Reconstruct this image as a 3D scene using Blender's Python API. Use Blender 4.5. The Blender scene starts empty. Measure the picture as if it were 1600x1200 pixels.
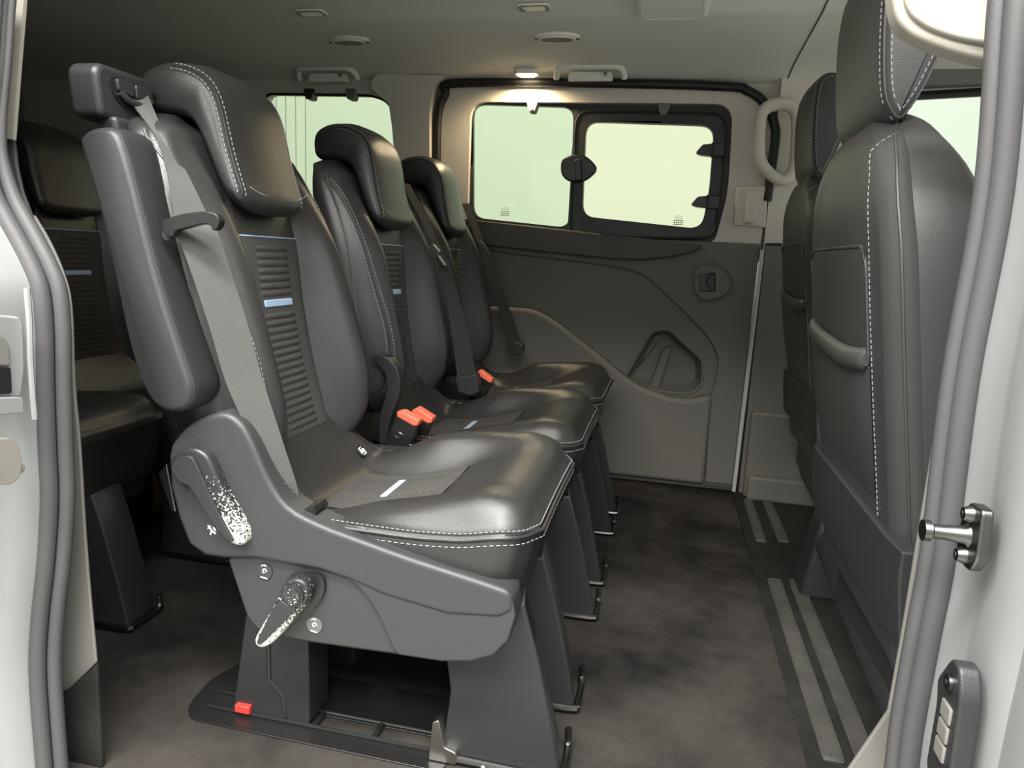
import bpy, math, random
import numpy as np
from mathutils import Vector, Matrix
from mathutils.geometry import tessellate_polygon

# ------------------------------------------------------------------ camera, world, lights, exposure
S = bpy.context.scene
COL = S.collection
random.seed(4)
rows = ((0.975563,0.214437,0.047902),(-0.084424,0.164547,0.982750),(-0.202856,0.962778,-0.178630))          # right, up, forward of the camera in world axes (x = van forwards, y = across, z = up)
cam_d = bpy.data.cameras.new('camera'); cam_o = bpy.data.objects.new('camera', cam_d); COL.objects.link(cam_o)
cam_d.sensor_width = 36; cam_d.sensor_fit = 'HORIZONTAL'; cam_d.lens = 24.75; cam_d.clip_start = 0.02
r, u, f = rows
cam_o.matrix_world = Matrix(((r[0], u[0], -f[0], 0), (r[1], u[1], -f[1], 0), (r[2], u[2], -f[2], 0.78), (0, 0, 0, 1)))
S.camera = cam_o
w = bpy.data.worlds.new('workshop_air'); S.world = w; w.use_nodes = True
w.node_tree.nodes['Background'].inputs[0].default_value = (0.90, 0.96, 0.92, 1)
w.node_tree.nodes['Background'].inputs[1].default_value = 0.62
def area(name, loc, target, sx, sy, power, col=(1, 1, 1)):
    d = bpy.data.lights.new(name, 'AREA'); d.shape = 'RECTANGLE'; d.size = sx; d.size_y = sy; d.energy = power; d.color = col
    o = bpy.data.objects.new(name, d); COL.objects.link(o); o.location = loc
    o.rotation_euler = (Vector(target) - Vector(loc)).to_track_quat('-Z', 'Y').to_euler(); return o
area('workshop_tube_front', (1.25, -1.1, 2.3), (-0.6, 1.3, 0.6), 1.6, 0.4, 22, (1, 0.98, 0.95))
area('workshop_tube_near', (-0.7, -1.3, 2.6), (-0.3, 1.0, 0.2), 3.0, 0.6, 105, (1, 0.97, 0.92))
area('fill_light_over', (-0.35, -0.30, 2.8), (-0.35, 1.05, 0.4), 2.4, 0.35, 125, (1, 0.98, 0.94))  # added fill from above the door, lightens the cushion tops
area('fill_light_far', (0.2, 3.5, 3.2), (0.0, 4.6, 0.6), 7.0, 0.5, 10, (0.97, 1, 0.95))  # added fill, brightens the workshop wall behind the far windows
S.view_settings.view_transform = 'Standard'; S.view_settings.look = 'None'
S.view_settings.gamma = 1; S.view_settings.use_curve_mapping = False
S.view_settings.exposure = 0.80
S.cycles.use_denoising = True
S.cycles.max_bounces = 10; S.cycles.transparent_max_bounces = 12

# ------------------------------------------------------------------ materials
MATS = {}
def mat(name, col, rough=0.5, metal=0.0, bump=None, spec=0.5, var=None, coat=0):
    """bump=(scale, strength, kind); var=(scale, colour2, lo, hi) mixes a second colour by noise"""
    m = bpy.data.materials.new(name); m.use_nodes = True; MATS[name] = m
    nt = m.node_tree; b = nt.nodes['Principled BSDF']
    b.inputs['Base Color'].default_value = (*col, 1); b.inputs['Roughness'].default_value = rough
    b.inputs['Metallic'].default_value = metal; b.inputs['Specular IOR Level'].default_value = spec
    b.inputs['Coat Weight'].default_value = coat
    tc = nt.nodes.new('ShaderNodeTexCoord')
    if bump:
        if bump[2] == 'noise':
            t = nt.nodes.new('ShaderNodeTexNoise'); t.inputs['Scale'].default_value = bump[0]; t.inputs['Detail'].default_value = 3; out = t.outputs['Fac']
        elif bump[2] == 'voronoi':
            t = nt.nodes.new('ShaderNodeTexVoronoi'); t.inputs['Scale'].default_value = bump[0]; out = t.outputs['Distance']
        else:
            t = nt.nodes.new('ShaderNodeTexWave'); t.inputs['Scale'].default_value = bump[0]; t.bands_direction = 'DIAGONAL'; out = t.outputs['Fac']
        nt.links.new(tc.outputs['Object'], t.inputs['Vector'])
        bp = nt.nodes.new('ShaderNodeBump'); bp.inputs['Strength'].default_value = bump[1]; bp.inputs['Distance'].default_value = 0.002
        nt.links.new(out, bp.inputs['Height']); nt.links.new(bp.outputs['Normal'], b.inputs['Normal'])
    if var:
        n = nt.nodes.new('ShaderNodeTexNoise'); n.inputs['Scale'].default_value = var[0]; n.inputs['Detail'].default_value = 6; n.inputs['Roughness'].default_value = 0.65
        nt.links.new(tc.outputs['Object'], n.inputs['Vector'])
        rp = nt.nodes.new('ShaderNodeValToRGB'); rp.color_ramp.elements[0].position = var[2]; rp.color_ramp.elements[1].position = var[3]
        rp.color_ramp.elements[0].color = (*col, 1); rp.color_ramp.elements[1].color = (*var[1], 1)
        nt.links.new(n.outputs['Fac'], rp.inputs['Fac']); nt.links.new(rp.outputs['Color'], b.inputs['Base Color'])
    return m
def glass(name, tint, refl=0.06):
    m = bpy.data.materials.new(name); m.use_nodes = True; MATS[name] = m; nt = m.node_tree
    nt.nodes.remove(nt.nodes['Principled BSDF'])
    t = nt.nodes.new('ShaderNodeBsdfTransparent'); t.inputs[0].default_value = (*tint, 1)
    g = nt.nodes.new('ShaderNodeBsdfGlossy'); g.inputs['Roughness'].default_value = 0.02
    fr = nt.nodes.new('ShaderNodeFresnel'); fr.inputs[0].default_value = 1.35
    mx = nt.nodes.new('ShaderNodeMixShader')
    nt.links.new(fr.outputs[0], mx.inputs[0]); nt.links.new(t.outputs[0], mx.inputs[1]); nt.links.new(g.outputs[0], mx.inputs[2])
    nt.links.new(mx.outputs[0], nt.nodes['Material Output'].inputs[0]); return m
def emit(name, col, k):
    m = bpy.data.materials.new(name); m.use_nodes = True; MATS[name] = m
    b = m.node_tree.nodes['Principled BSDF']; b.inputs['Base Color'].default_value = (*col, 1)
    b.inputs['Emission Color'].default_value = (*col, 1); b.inputs['Emission Strength'].default_value = k; return m

leather = mat('black_leather', (0.025, 0.024, 0.0235), 0.33, bump=(900, 0.16, 'voronoi'), spec=0.5)
leather2 = mat('grey_leather', (0.042, 0.041, 0.041), 0.45, bump=(900, 0.16, 'voronoi'), spec=0.45)
fabric = mat('charcoal_fabric', (0.058, 0.056, 0.053), 0.9, bump=(900, 0.5, 'noise'), spec=0.15)
leather3 = mat('armrest_leather', (0.023, 0.023, 0.024), 0.42, bump=(900, 0.16, 'voronoi'))
shellm = mat('grained_plastic', (0.031, 0.0325, 0.033), 0.46, bump=(700, 0.22, 'noise'), spec=0.5)
plast = mat('black_plastic', (0.022, 0.023, 0.024), 0.42, bump=(600, 0.15, 'noise'), spec=0.45)
plast2 = mat('smooth_black_plastic', (0.012, 0.012, 0.012), 0.3, spec=0.5)
legm = mat('leg_cover_plastic', (0.024, 0.0255, 0.026), 0.52, bump=(700, 0.2, 'noise'), spec=0.4)
webm = mat('seatbelt_webbing', (0.090, 0.090, 0.086), 0.75, bump=(260, 0.6, 'wave'), spec=0.2)
webd = mat('dark_seatbelt_webbing', (0.032, 0.034, 0.034), 0.75, bump=(260, 0.5, 'wave'), spec=0.2)
thread = mat('pale_thread', (0.30, 0.31, 0.33), 0.8)
bluem = mat('pale_blue_tag', (0.33, 0.45, 0.62), 0.6, bump=(900, 0.3, 'noise'))
headl = mat('headliner_fabric', (0.78, 0.77, 0.70), 0.95, bump=(900, 0.12, 'noise'), spec=0.1)
beige = mat('beige_trim_plastic', (0.60, 0.56, 0.49), 0.6, bump=(700, 0.1, 'noise'), spec=0.3)
greyp = mat('grey_trim_plastic', (0.17, 0.162, 0.148), 0.6, bump=(700, 0.1, 'noise'), spec=0.3)
doorp = mat('door_panel_plastic', (0.145, 0.137, 0.122), 0.62, bump=(700, 0.25, 'noise'), spec=0.35)
doord = mat('dark_sill_pad', (0.055, 0.052, 0.048), 0.5, bump=(700, 0.25, 'noise'), spec=0.4)
carpet = mat('dark_carpet', (0.013, 0.0125, 0.012), 0.95, bump=(500, 1.0, 'noise'), spec=0.08, var=(3.0, (0.085, 0.075, 0.066), 0.36, 0.86))
carpetf = mat('front_carpet', (0.020, 0.020, 0.019), 0.95, bump=(450, 1.0, 'noise'), spec=0.08, var=(9, (0.036, 0.035, 0.032), 0.4, 0.8))
stripm = mat('ribbed_strip_plastic', (0.055, 0.053, 0.049), 0.5, bump=(300, 0.3, 'noise'), var=(14, (0.085, 0.08, 0.073), 0.4, 0.7))
rubber = mat('seal_rubber', (0.068, 0.066, 0.068), 0.55, bump=(300, 0.08, 'noise'), spec=0.4)
rubberd = mat('black_rubber', (0.010, 0.010, 0.010), 0.5, spec=0.4)
paint = mat('silver_paint', (0.33, 0.345, 0.34), 0.45, metal=0.35, coat=0.3)
metal = mat('dark_steel', (0.16, 0.155, 0.15), 0.32, metal=1.0)
steel = mat('bright_steel', (0.62, 0.60, 0.56), 0.28, metal=1.0)
zinc = mat('dull_zinc', (0.34, 0.32, 0.28), 0.5, metal=0.35)
redd = mat('red_marker', (0.55, 0.04, 0.03), 0.45)
redm = mat('red_button', (0.70, 0.13, 0.075), 0.5)
white = mat('white_print', (0.75, 0.76, 0.74), 0.6)
discm = mat('grey_disc', (0.11, 0.11, 0.105), 0.5)
lensm = mat('frosted_lens', (0.62, 0.62, 0.56), 0.3)
strip_w = mat('cream_plastic', (0.32, 0.30, 0.255), 0.5)
edge_w = mat('pale_door_edge', (0.45, 0.45, 0.42), 0.45)
wallm = mat('pale_workshop_wall', (0.56, 0.56, 0.53), 0.8)
ground = mat('workshop_concrete', (0.50, 0.49, 0.46), 0.7, bump=(30, 0.2, 'noise'))
glassg = glass('green_tinted_glass', (0.83, 0.905, 0.785))
glassc = glass('pale_green_glass', (0.90, 0.94, 0.82))
glassf = glass('clear_glass', (0.95, 1.0, 0.95))
glassd = glass('dark_privacy_glass', (0.30, 0.33, 0.28))
lamp_e = emit('warm_lamp', (1, 0.80, 0.50), 28)
def worn(name, base, zlo, zhi):
    """dark plastic whose soft coating has flaked away towards one end (object-space height)"""
    m = mat(name, base, 0.35, spec=0.5); nt = m.node_tree; b = nt.nodes['Principled BSDF']
    tc = nt.nodes.new('ShaderNodeTexCoord'); sp = nt.nodes.new('ShaderNodeSeparateXYZ'); nt.links.new(tc.outputs['Object'], sp.inputs[0])
    mr = nt.nodes.new('ShaderNodeMapRange'); mr.inputs[1].default_value = zlo; mr.inputs[2].default_value = zhi; mr.inputs[3].default_value = 0.62; mr.inputs[4].default_value = 0.27
    nt.links.new(sp.outputs[2], mr.inputs[0])
    n = nt.nodes.new('ShaderNodeTexNoise'); n.inputs['Scale'].default_value = 330; n.inputs['Detail'].default_value = 7; nt.links.new(tc.outputs['Object'], n.inputs['Vector'])
    c = nt.nodes.new('ShaderNodeMath'); c.operation = 'LESS_THAN'; nt.links.new(n.outputs['Fac'], c.inputs[0]); nt.links.new(mr.outputs[0], c.inputs[1])
    mx = nt.nodes.new('ShaderNodeMix'); mx.data_type = 'RGBA'; mx.inputs[6].default_value = (*base, 1); mx.inputs[7].default_value = (0.55, 0.55, 0.50, 1)
    nt.links.new(c.outputs[0], mx.inputs[0]); nt.links.new(mx.outputs[2], b.inputs['Base Color'])
    return m

# ------------------------------------------------------------------ mesh helpers
WARP = {'s': 0.0, 'dz': 0.0}
def mk(name, V, F, m, parent=None, bevel=0, segs=3, smooth=True, ang=38, kind=None):
    V = [Vector(v) for v in V]
    if parent is not None and WARP['s']: V = [Vector((v.x - WARP['s'] * max(0, v.z - 0.43), v.y, v.z)) for v in V]
    if parent is not None and WARP['dz']: V = [Vector((v.x, v.y, v.z + WARP['dz'] * max(0, v.z - 0.3) / 0.7)) for v in V]
    if parent is None:
        lo = Vector([min(v[i] for v in V) for i in range(3)]); hi = Vector([max(v[i] for v in V) for i in range(3)])
        org = Vector(((lo.x + hi.x) / 2, (lo.y + hi.y) / 2, lo.z))
    else:
        org = Vector(parent['org'])
    me = bpy.data.meshes.new(name); me.from_pydata([tuple(v - org) for v in V], [], F); me.update()
    if smooth:
        me.polygons.foreach_set('use_smooth', [True] * len(me.polygons)); me.set_sharp_from_angle(angle=math.radians(ang))
    me.materials.append(m)
    o = bpy.data.objects.new(name, me); COL.objects.link(o); o['org'] = list(org)
    if parent is None: o.location = org
    else: o.parent = parent
    if bevel:
        b = o.modifiers.new('round', 'BEVEL'); b.width = bevel; b.segments = segs; b.limit_method = 'ANGLE'; b.angle_limit = math.radians(32); b.harden_normals = False
    if kind: o['kind'] = kind
    return o
def thing(name, label, cat, org, group=None, shift=(0, 0, 0)):
    o = bpy.data.objects.new(name, None); COL.objects.link(o); o.empty_display_size = 0.05
    o['org'] = list(org); o.location = Vector(org) + Vector(shift); tag(o, label, cat, group); return o
def tag(o, label, cat, group=None):
    o['label'] = label; o['category'] = cat
    if group: o['group'] = group
    return o
def struct(o): o['kind'] = 'structure'; return o
def emptys(name, org):
    o = bpy.data.objects.new(name, None); COL.objects.link(o); o['org'] = list(org); o.location = org; o['kind'] = 'structure'; return o
def join(*parts):
    V, F = [], []
    for v, fs in parts:
        b = len(V); V += list(v); F += [tuple(b + i for i in q) for q in fs]
    return V, F
def area2(p): return sum(p[i][0] * p[(i + 1) % len(p)][1] - p[(i + 1) % len(p)][0] * p[i][1] for i in range(len(p))) / 2
def put(a, b, c, axis): return (c, a, b) if axis == 'X' else ((a, c, b) if axis == 'Y' else (a, b, c))
def prism(poly, axis, lo, hi, holes=()):
    """polygon in the two other axes, extruded along axis from lo to hi; holes cut through"""
    rings = [list(poly)] + [list(h) for h in holes]
    rings = [rg if (area2(rg) > 0) == (k == 0) else rg[::-1] for k, rg in enumerate(rings)]
    n = sum(len(rg) for rg in rings); flat = [p for rg in rings for p in rg]
    V = [put(a, b, lo, axis) for a, b in flat] + [put(a, b, hi, axis) for a, b in flat]; F = []
    flip = (axis == 'Y')
    if len(rings) == 1: caps = [tuple(range(n))]
    else: caps = tessellate_polygon([[Vector((a, b, 0)) for a, b in rg] for rg in rings])
    for c in caps:
        c = tuple(c); s = sum(flat[c[i]][0] * flat[c[(i + 1) % len(c)]][1] - flat[c[(i + 1) % len(c)]][0] * flat[c[i]][1] for i in range(len(c)))
        if s < 0: c = c[::-1]
        up = tuple(n + i for i in c); dn = c[::-1]
        if flip: up, dn = up[::-1], dn[::-1]
        F += [up, dn]
    b = 0
    for rg in rings:
        k = len(rg)
        for i in range(k):
            q = (b + i, b + (i + 1) % k, n + b + (i + 1) % k, n + b + i); F.append(q[::-1] if flip else q)
        b += k
    return V, F
def box(x0, x1, y0, y1, z0, z1): return prism([(x0, z0), (x1, z0), (x1, z1), (x0, z1)], 'Y', y0, y1)
def rr(x0, x1, z0, z1, rad, n=6):
    P = []
    for cx, cz, a in ((x1 - rad, z1 - rad, 0), (x0 + rad, z1 - rad, 90), (x0 + rad, z0 + rad, 180), (x1 - rad, z0 + rad, 270)):
        for i in range(n + 1):
            t = math.radians(a + 90 * i / n); P.append((cx + rad * math.cos(t), cz + rad * math.sin(t)))
    return P
def cr(P, n=6, closed=False):
    """Catmull-Rom through points of any dimension"""
    P = [np.array(p, float) for p in P]; N = len(P); out = []
    for i in range(N if closed else N - 1):
        p1, p2 = P[i], P[(i + 1) % N]
        p0 = P[i - 1] if (i > 0 or closed) else 2 * p1 - p2
        p3 = P[(i + 2) % N] if (i + 2 < N or closed) else 2 * p2 - p1
        for k in range(n):
            t = k / n; out.append(0.5 * (2 * p1 + (p2 - p0) * t + (2 * p0 - 5 * p1 + 4 * p2 - p3) * t * t + (3 * p1 - p0 - 3 * p2 + p3) * t ** 3))
    if not closed: out.append(P[-1])
    return [tuple(map(float, p)) for p in out]
def rnd(P, rad=0.01, n=4):
    """polygon with every corner rounded"""
    out = []; N = len(P)
    for i in range(N):
        p = Vector(P[i]).to_2d(); a = Vector(P[i - 1]).to_2d(); b = Vector(P[(i + 1) % N]).to_2d()
        da, db = a - p, b - p; q = min(rad, da.length * 0.45, db.length * 0.45)
        s, e = p + da.normalized() * q, p + db.normalized() * q
        for k in range(n + 1):
            t = k / n; out.append(tuple((s * (1 - t) ** 2 + p * 2 * t * (1 - t) + e * t * t)))
    return out
def loft(rws, closed=True, cap=True):
    n = len(rws[0]); V = [p for rw in rws for p in rw]; F = []
    for i in range(len(rws) - 1):
        for j in range(n if closed else n - 1):
            a, b = i * n + j, i * n + (j + 1) % n; F.append((a, b, b + n, a + n))
    if cap and closed:
        F.append(tuple(range(n))[::-1]); F.append(tuple((len(rws) - 1) * n + j for j in range(n)))
    return V, F
def frames(P, closed=False):
    P = [Vector(p) for p in P]; N = len(P); T = []
    for i in range(N):
        a = P[i - 1] if (i or closed) else P[0]; b = P[(i + 1) % N] if (i + 1 < N or closed) else P[-1]
        T.append((b - a).normalized())
    n = T[0].orthogonal().normalized(); out = []
    for i in range(N):
        n = (n - T[i] * n.dot(T[i])).normalized(); out.append((P[i], n, T[i].cross(n)))
    return out
def tube(P, rad, n=8, closed=False, flat=1.0, ref=None):
    fr = frames(P, closed); R = []
    for i, (p, a, b) in enumerate(fr):
        if ref is not None:
            t = a.cross(b); a = (Vector(ref) - t * t.dot(Vector(ref))).normalized(); b = t.cross(a)
        q = rad[i] if isinstance(rad, (list, tuple)) else rad
        R.append([tuple(p + a * q * math.cos(2 * math.pi * k / n) + b * q * flat * math.sin(2 * math.pi * k / n)) for k in range(n)])
    if closed: R.append(R[0])
    return loft(R, True, not closed)
def ribbon(L, Rr, th=0.0012):
    """webbing between two edge lines"""
    L = [Vector(p) for p in L]; Rr = [Vector(p) for p in Rr]; rws = []
    for i in range(len(L)):
        t = (L[min(i + 1, len(L) - 1)] - L[max(i - 1, 0)]); nrm = t.cross(Rr[i] - L[i]); nrm = nrm.normalized() * th
        rws.append([tuple(L[i] + nrm), tuple(Rr[i] + nrm), tuple(Rr[i] - nrm), tuple(L[i] - nrm)])
    return loft(rws)
def seg(P, step):
    P = [Vector(p) for p in P]; d = [0]
    for i in range(1, len(P)): d.append(d[-1] + (P[i] - P[i - 1]).length)
    xs = np.arange(0, d[-1], step); A = np.array([tuple(p) for p in P])
    return np.stack([np.interp(xs, d, A[:, k]) for k in range(3)], 1)
def stitches(P, step=0.0078, ln=0.0048, rad=0.0006):
    Q = seg(P, step); out = []
    for i in range(len(Q) - 1):
        a = Vector(Q[i]); b = Vector(Q[i + 1]); out.append(tube([a, a + (b - a).normalized() * ln], rad, 5))
    return join(*out)
def cyl(a, b, rad, n=16, r2=None): return tube([a, b], [rad, rad if r2 is None else r2], n)
def disc(c, axis, rad, th, n=24):
    a = Vector(c); d = Vector({'X': (1, 0, 0), 'Y': (0, 1, 0), 'Z': (0, 0, 1)}[axis]) * th; return cyl(a, a + d, rad, n)
def ellip(c, ra, rb, n=24): return [(c[0] + ra * math.cos(2 * math.pi * k / n), c[1] + rb * math.sin(2 * math.pi * k / n)) for k in range(n)]
def sm(x, T):
    """smooth table lookup"""
    xs = np.array([t[0] for t in T]); ys = np.array([t[1] for t in T])
    if x <= xs[0]: return float(ys[0])
    if x >= xs[-1]: return float(ys[-1])
    i = int(np.searchsorted(xs, x)) - 1; h = xs[i + 1] - xs[i]; t = (x - xs[i]) / h
    sl = np.diff(ys) / np.diff(xs)
    def m(k):
        if k == 0: return sl[0]
        if k == len(xs) - 1: return sl[-1]
        return 0 if sl[k - 1] * sl[k] <= 0 else (sl[k - 1] + sl[k]) / 2
    return float((2 * t ** 3 - 3 * t * t + 1) * ys[i] + (t ** 3 - 2 * t * t + t) * h * m(i) + (-2 * t ** 3 + 3 * t * t) * ys[i + 1] + (t ** 3 - t * t) * h * m(i + 1))
def step01(a, b, x):
    t = min(1, max(0, (x - a) / (b - a))); return t * t * (3 - 2 * t)
def inset(P, d):
    """move every vertex of a closed polygon inwards by d"""
    P = [np.array(p) for p in P]; ccw = area2(P) > 0; out = []
    for i in range(len(P)):
        t = P[(i + 1) % len(P)] - P[i - 1]; t = t / (np.linalg.norm(t) + 1e-9); n = np.array([-t[1], t[0]]) * (1 if ccw else -1); out.append(tuple(P[i] + n * d))
    return out
def puff(profile, stations, axis='Y'):
    """profile polygon carried along an axis; stations = (position, inset)"""
    rws = []
    ccw = area2(profile) > 0
    for c, d in stations:
        q = inset(profile, d); rws.append([put(a, b, c, axis) for a, b in q])
    if not ccw: rws = [rw[::-1] for rw in rws]
    if axis == 'Y': rws = [rw[::-1] for rw in rws]
    return loft(rws)

# ------------------------------------------------------------------ the setting: van shell and workshop
YF, YN = 2.5, 0.75                                   # inner faces of the far and the near side
# workshop
struct(mk('ground', *box(-8, 8, -6, 4.62, -0.62, -0.57), ground))
wb = struct(mk('wall_back', *box(-9, 7, 4.62, 4.75, -0.6, 4.2), wallm))
px = -6.0
for wd in (1.1, 1.1, 1.093, 0.073, 0.073, 0.073, 6.0, 3.4):      # clad boards of the workshop wall, joints left open
    mk('wall_board', *box(px, px + wd - 0.006, 4.60, 4.62, -0.57, 4.1), wallm, wb); px += wd
# floor
fl = struct(mk('floor', *box(-2.6, 0.285, YN + 0.02, YF + 0.1, -0.05, 0.0), carpet))
mk('front_carpet', *prism(rnd([(0.29, 1.0), (0.29, 2.6), (1.5, 2.6), (1.5, 0.7), (0.36, 0.7)], 0.02), 'Z', -0.05, 0.004), carpetf, fl, bevel=0.004)
mk('carpet_edge', *tube([(0.287, 0.95, 0.0), (0.29, 1.8, 0.002), (0.292, 2.5, 0.002)], 0.006, 8, flat=0.5), carpetf, fl)
for x0, x1, y0, y1 in ((0.310, 0.345, 1.10, 1.775), (0.363, 0.398, 1.06, 1.79), (0.313, 0.343, 2.03, 2.40), (0.376, 0.408, 2.05, 2.44)):
    mk('tread_strip', *prism(rr(x0, x1, y0, y1, 0.006), 'Z', 0.003, 0.009), stripm, fl, bevel=0.002)
    mk('strip_rim', *tube([(a, b, 0.010) for a, b in rr(x0 + 0.003, x1 - 0.003, y0 + 0.003, y1 - 0.003, 0.006)], 0.0018, 6, True), stripm, fl)
# ceiling: one profile swept along the van
half = [(2.56, 1.372), (2.50, 1.378), (2.46, 1.388), (2.38, 1.397), (2.25, 1.403), (2.10, 1.409), (2.02, 1.413), (1.995, 1.414), (1.975, 1.419), (1.90, 1.426), (1.625, 1.43)]
prof = half + [(3.25 - a, b) for a, b in half[-2::-1]]
prof = prof + [(a, b + 0.03) for a, b in prof[::-1]]
ce = struct(mk('ceiling', *loft([[(x, a, b) for a, b in prof] for x in (-2.6, -1.5, -0.5, 0.318)]), headl))
mk('front_headliner', *loft([[(x, a, b) for a, b in prof] for x in (0.322, 0.8, 1.5)]), headl, ce)
mk('fabric_seam', *tube([(0.32, a, b - 0.0005) for a, b in half[::-1]], 0.0022, 6), doord, ce)
struct(mk('wall_rear', *prism([(0.5, 0.0), (2.7, 0.0), (2.7, 1.46), (0.5, 1.46)], 'X', -2.66, -2.6, [rr(1.0, 2.25, 1.06, 1.30, 0.05)]), greyp))
struct(mk('window_1', *prism(rr(0.99, 2.26, 1.05, 1.31, 0.05), 'X', -2.65, -2.645), glassd))
# near side behind the door opening (unlit inside, silver outside)
wr = struct(mk('wall_right', *prism([(-2.6, -0.05), (-0.86, -0.05), (-0.86, 1.42), (-2.6, 1.42)], 'Y', 0.70, YN + 0.04), greyp))
# far side, rear quarter with its window
rw_open = [(-1.53, 1.335), (-1.10, 1.33), (-1.04, 1.31), (-1.008, 1.26), (-0.998, 1.20), (-0.992, 1.13), (-0.985, 0.86), (-1.53, 0.86)]
rw_open = rnd(rw_open, 0.03)
wl = struct(mk('wall_left', *prism([(-2.6, 0), (-0.865, 0), (-0.865, 1.385), (-2.6, 1.385)], 'Y', YF, YF + 0.07, [rw_open]), beige, bevel=0.004))
mk('window_rubber', *tube([(a, YF + 0.02, b) for a, b in rw_open], 0.007, 8, True), rubberd, wl)
mk('lower_trim', *prism(rnd([(-2.6, 0.0), (-0.868, 0.0), (-0.868, 0.83), (-2.6, 0.83)], 0.02), 'Y', YF - 0.02, YF), doorp, wl, bevel=0.006)
struct(mk('window_2', *prism([(-1.56, 1.36), (-0.96, 1.36), (-0.96, 0.83), (-1.56, 0.83)], 'Y', YF + 0.045, YF + 0.05), glassg))
for x in (-1.335, -1.172):
    tag(mk('blind_hook', *prism(rnd([(x - 0.021, 1.345), (x + 0.021, 1.345), (x + 0.012, 1.308), (x - 0.012, 1.308)], 0.006), 'Y', YF - 0.012, YF + 0.03), plast if x < -1.3 else greyp, bevel=0.002),
        'dark plastic blind hook over the rear side window' if x < -1.3 else 'grey plastic blind hook over the rear side window', 'hook')
# pillar between rear window and sliding door
pil = [(-1.048,1.3883),(-0.8055,1.381),(-0.8467,1.3515),(-0.858,1.2554),(-0.8503,0.9927),(-0.8383,0.58),(-0.9787,0.5713),(-0.9839,1.0786),(-0.9987,1.2108),(-1.0123,1.287),(-1.0665,1.3259),(-1.084,1.3518),(-1.0721,1.3777)]
struct(mk('trim_1', *prism(rnd(pil, 0.012), 'Y', 2.46, YF + 0.01), beige, bevel=0.008))
# far B pillar and front door
wf = struct(mk('wall_left_front', *prism([(0.302, 0), (0.302, 1.385), (1.5, 1.385), (1.5, 0)], 'Y', YF, YF + 0.07, [rnd([(0.60, 1.318), (1.3, 1.36), (1.45, 0.87), (0.60, 0.87)], 0.05)]), beige))
mk('lower_panel', *prism([(0.306, 0.0), (0.306, 0.855), (1.5, 0.855), (1.5, 0.0)], 'Y', YF - 0.012, YF), doorp, wf, bevel=0.004)
mk('pillar_foot_cover', *prism(rnd([(0.318, 0.0), (0.318, 0.30), (0.60, 0.30), (0.60, 0.0)], 0.012), 'Y', YF - 0.05, YF - 0.012), doorp, wf, bevel=0.01)
mk('sill_step', *prism(rnd([(0.325, 0.0), (0.325, 0.085), (0.60, 0.085), (0.60, 0.0)], 0.012), 'Y', YF - 0.085, YF - 0.05), doorp, wf, bevel=0.01)
mk('window_rubber', *tube([(a, YF - 0.004, b) for a, b in rnd([(0.60, 1.318), (1.3, 1.36), (1.45, 0.87), (0.60, 0.87)], 0.05)], 0.012, 8, True), rubberd, wf)
mk('front_header', *prism([(0.62, 1.338), (0.62, 1.395), (1.5, 1.44), (1.5, 1.378)], 'Y', YF - 0.05, YF), greyp, wf, bevel=0.01)
struct(mk('window_3', *prism([(0.55, 1.35), (1.4, 1.38), (1.48, 0.85), (0.55, 0.85)], 'Y', YF + 0.045, YF + 0.05), glassf))

# far sliding door
dr = emptys('door_1', (-0.27, YF, 0.0))
mk('door_surround', *prism([(-0.88, 0.80), (-0.88, 1.42), (0.32, 1.42), (0.32, 0.80)], 'Y', 2.552, 2.57, [rnd([(-0.76, 0.84), (-0.76, 1.33), (0.215, 1.33), (0.215, 0.84)], 0.03)]), beige, dr)
seal_o = [(-0.8417,0.5792),(-0.857,1.1046),(-0.8567,1.2574),(-0.8305,1.3325),(-0.785,1.3728),(-0.5788,1.3763),(0.1124,1.3624),(0.1827,1.3564),(0.2357,1.3389),(0.2747,1.3039),(0.2989,1.2611),(0.3119,1.2141),(0.3123,1.1568),(0.2969,0.8365)]
seal_i = [(-0.802,0.5817),(-0.8186,1.1053),(-0.8187,1.2576),(-0.7949,1.3219),(-0.7609,1.3516),(0.1081,1.3448),(0.1688,1.3369),(0.2122,1.3194),(0.247,1.2882),(0.2708,1.2491),(0.2849,1.2099),(0.2887,1.1564),(0.2787,0.8357)]
mid = [((a[0] + b[0]) / 2, 2.492, (a[1] + b[1]) / 2) for a, b in zip(seal_o, seal_i)]
mk('door_seal', *tube(cr(mid, 6), 0.0145, 10, flat=1.0), rubberd, dr)
top_out = [(-0.845, 0.84)] + cr([(a, b) for a, b in seal_i][1:], 4) + [(0.292, 0.84)]
top_out = [(a + (0.012 if a > 0.2 else -0.012), b) for a, b in top_out]
w_open = rnd([(-0.722, 0.885), (-0.725, 1.305), (0.160, 1.300), (0.172, 1.02), (0.145, 0.862), (0.10, 0.845)], 0.06, 6)
mk('upper_trim', *prism(top_out, 'Y', 2.505, 2.545, [w_open]), beige, dr, bevel=0.009)
f1 = rnd([(-0.74, 0.87), (-0.74, 1.32), (-0.342, 1.32), (-0.342, 0.86)], 0.01)
pane1 = rnd([(-0.7068,0.9107),(-0.7223,1.3017),(-0.3634,1.2925),(-0.3534,0.8879)], 0.045, 6)
fr1 = mk('window_frame', *prism(f1, 'Y', 2.528, 2.548, [pane1]), plast, dr, bevel=0.003)
mk('fixed_pane', *prism(inset(pane1, -0.01), 'Y', 2.538, 2.541), glassg, fr1)
f2 = rnd([(-0.3493,0.8515),(-0.3542,1.2782),(0.1458,1.2709),(0.1501,1.1245),(0.1463,0.8679)], 0.055, 6)
pane2 = rnd([(-0.3076,0.9277),(-0.3152,1.2421),(0.1075,1.2317),(0.1111,1.0217),(0.0976,0.8999)], 0.045, 6)
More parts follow.
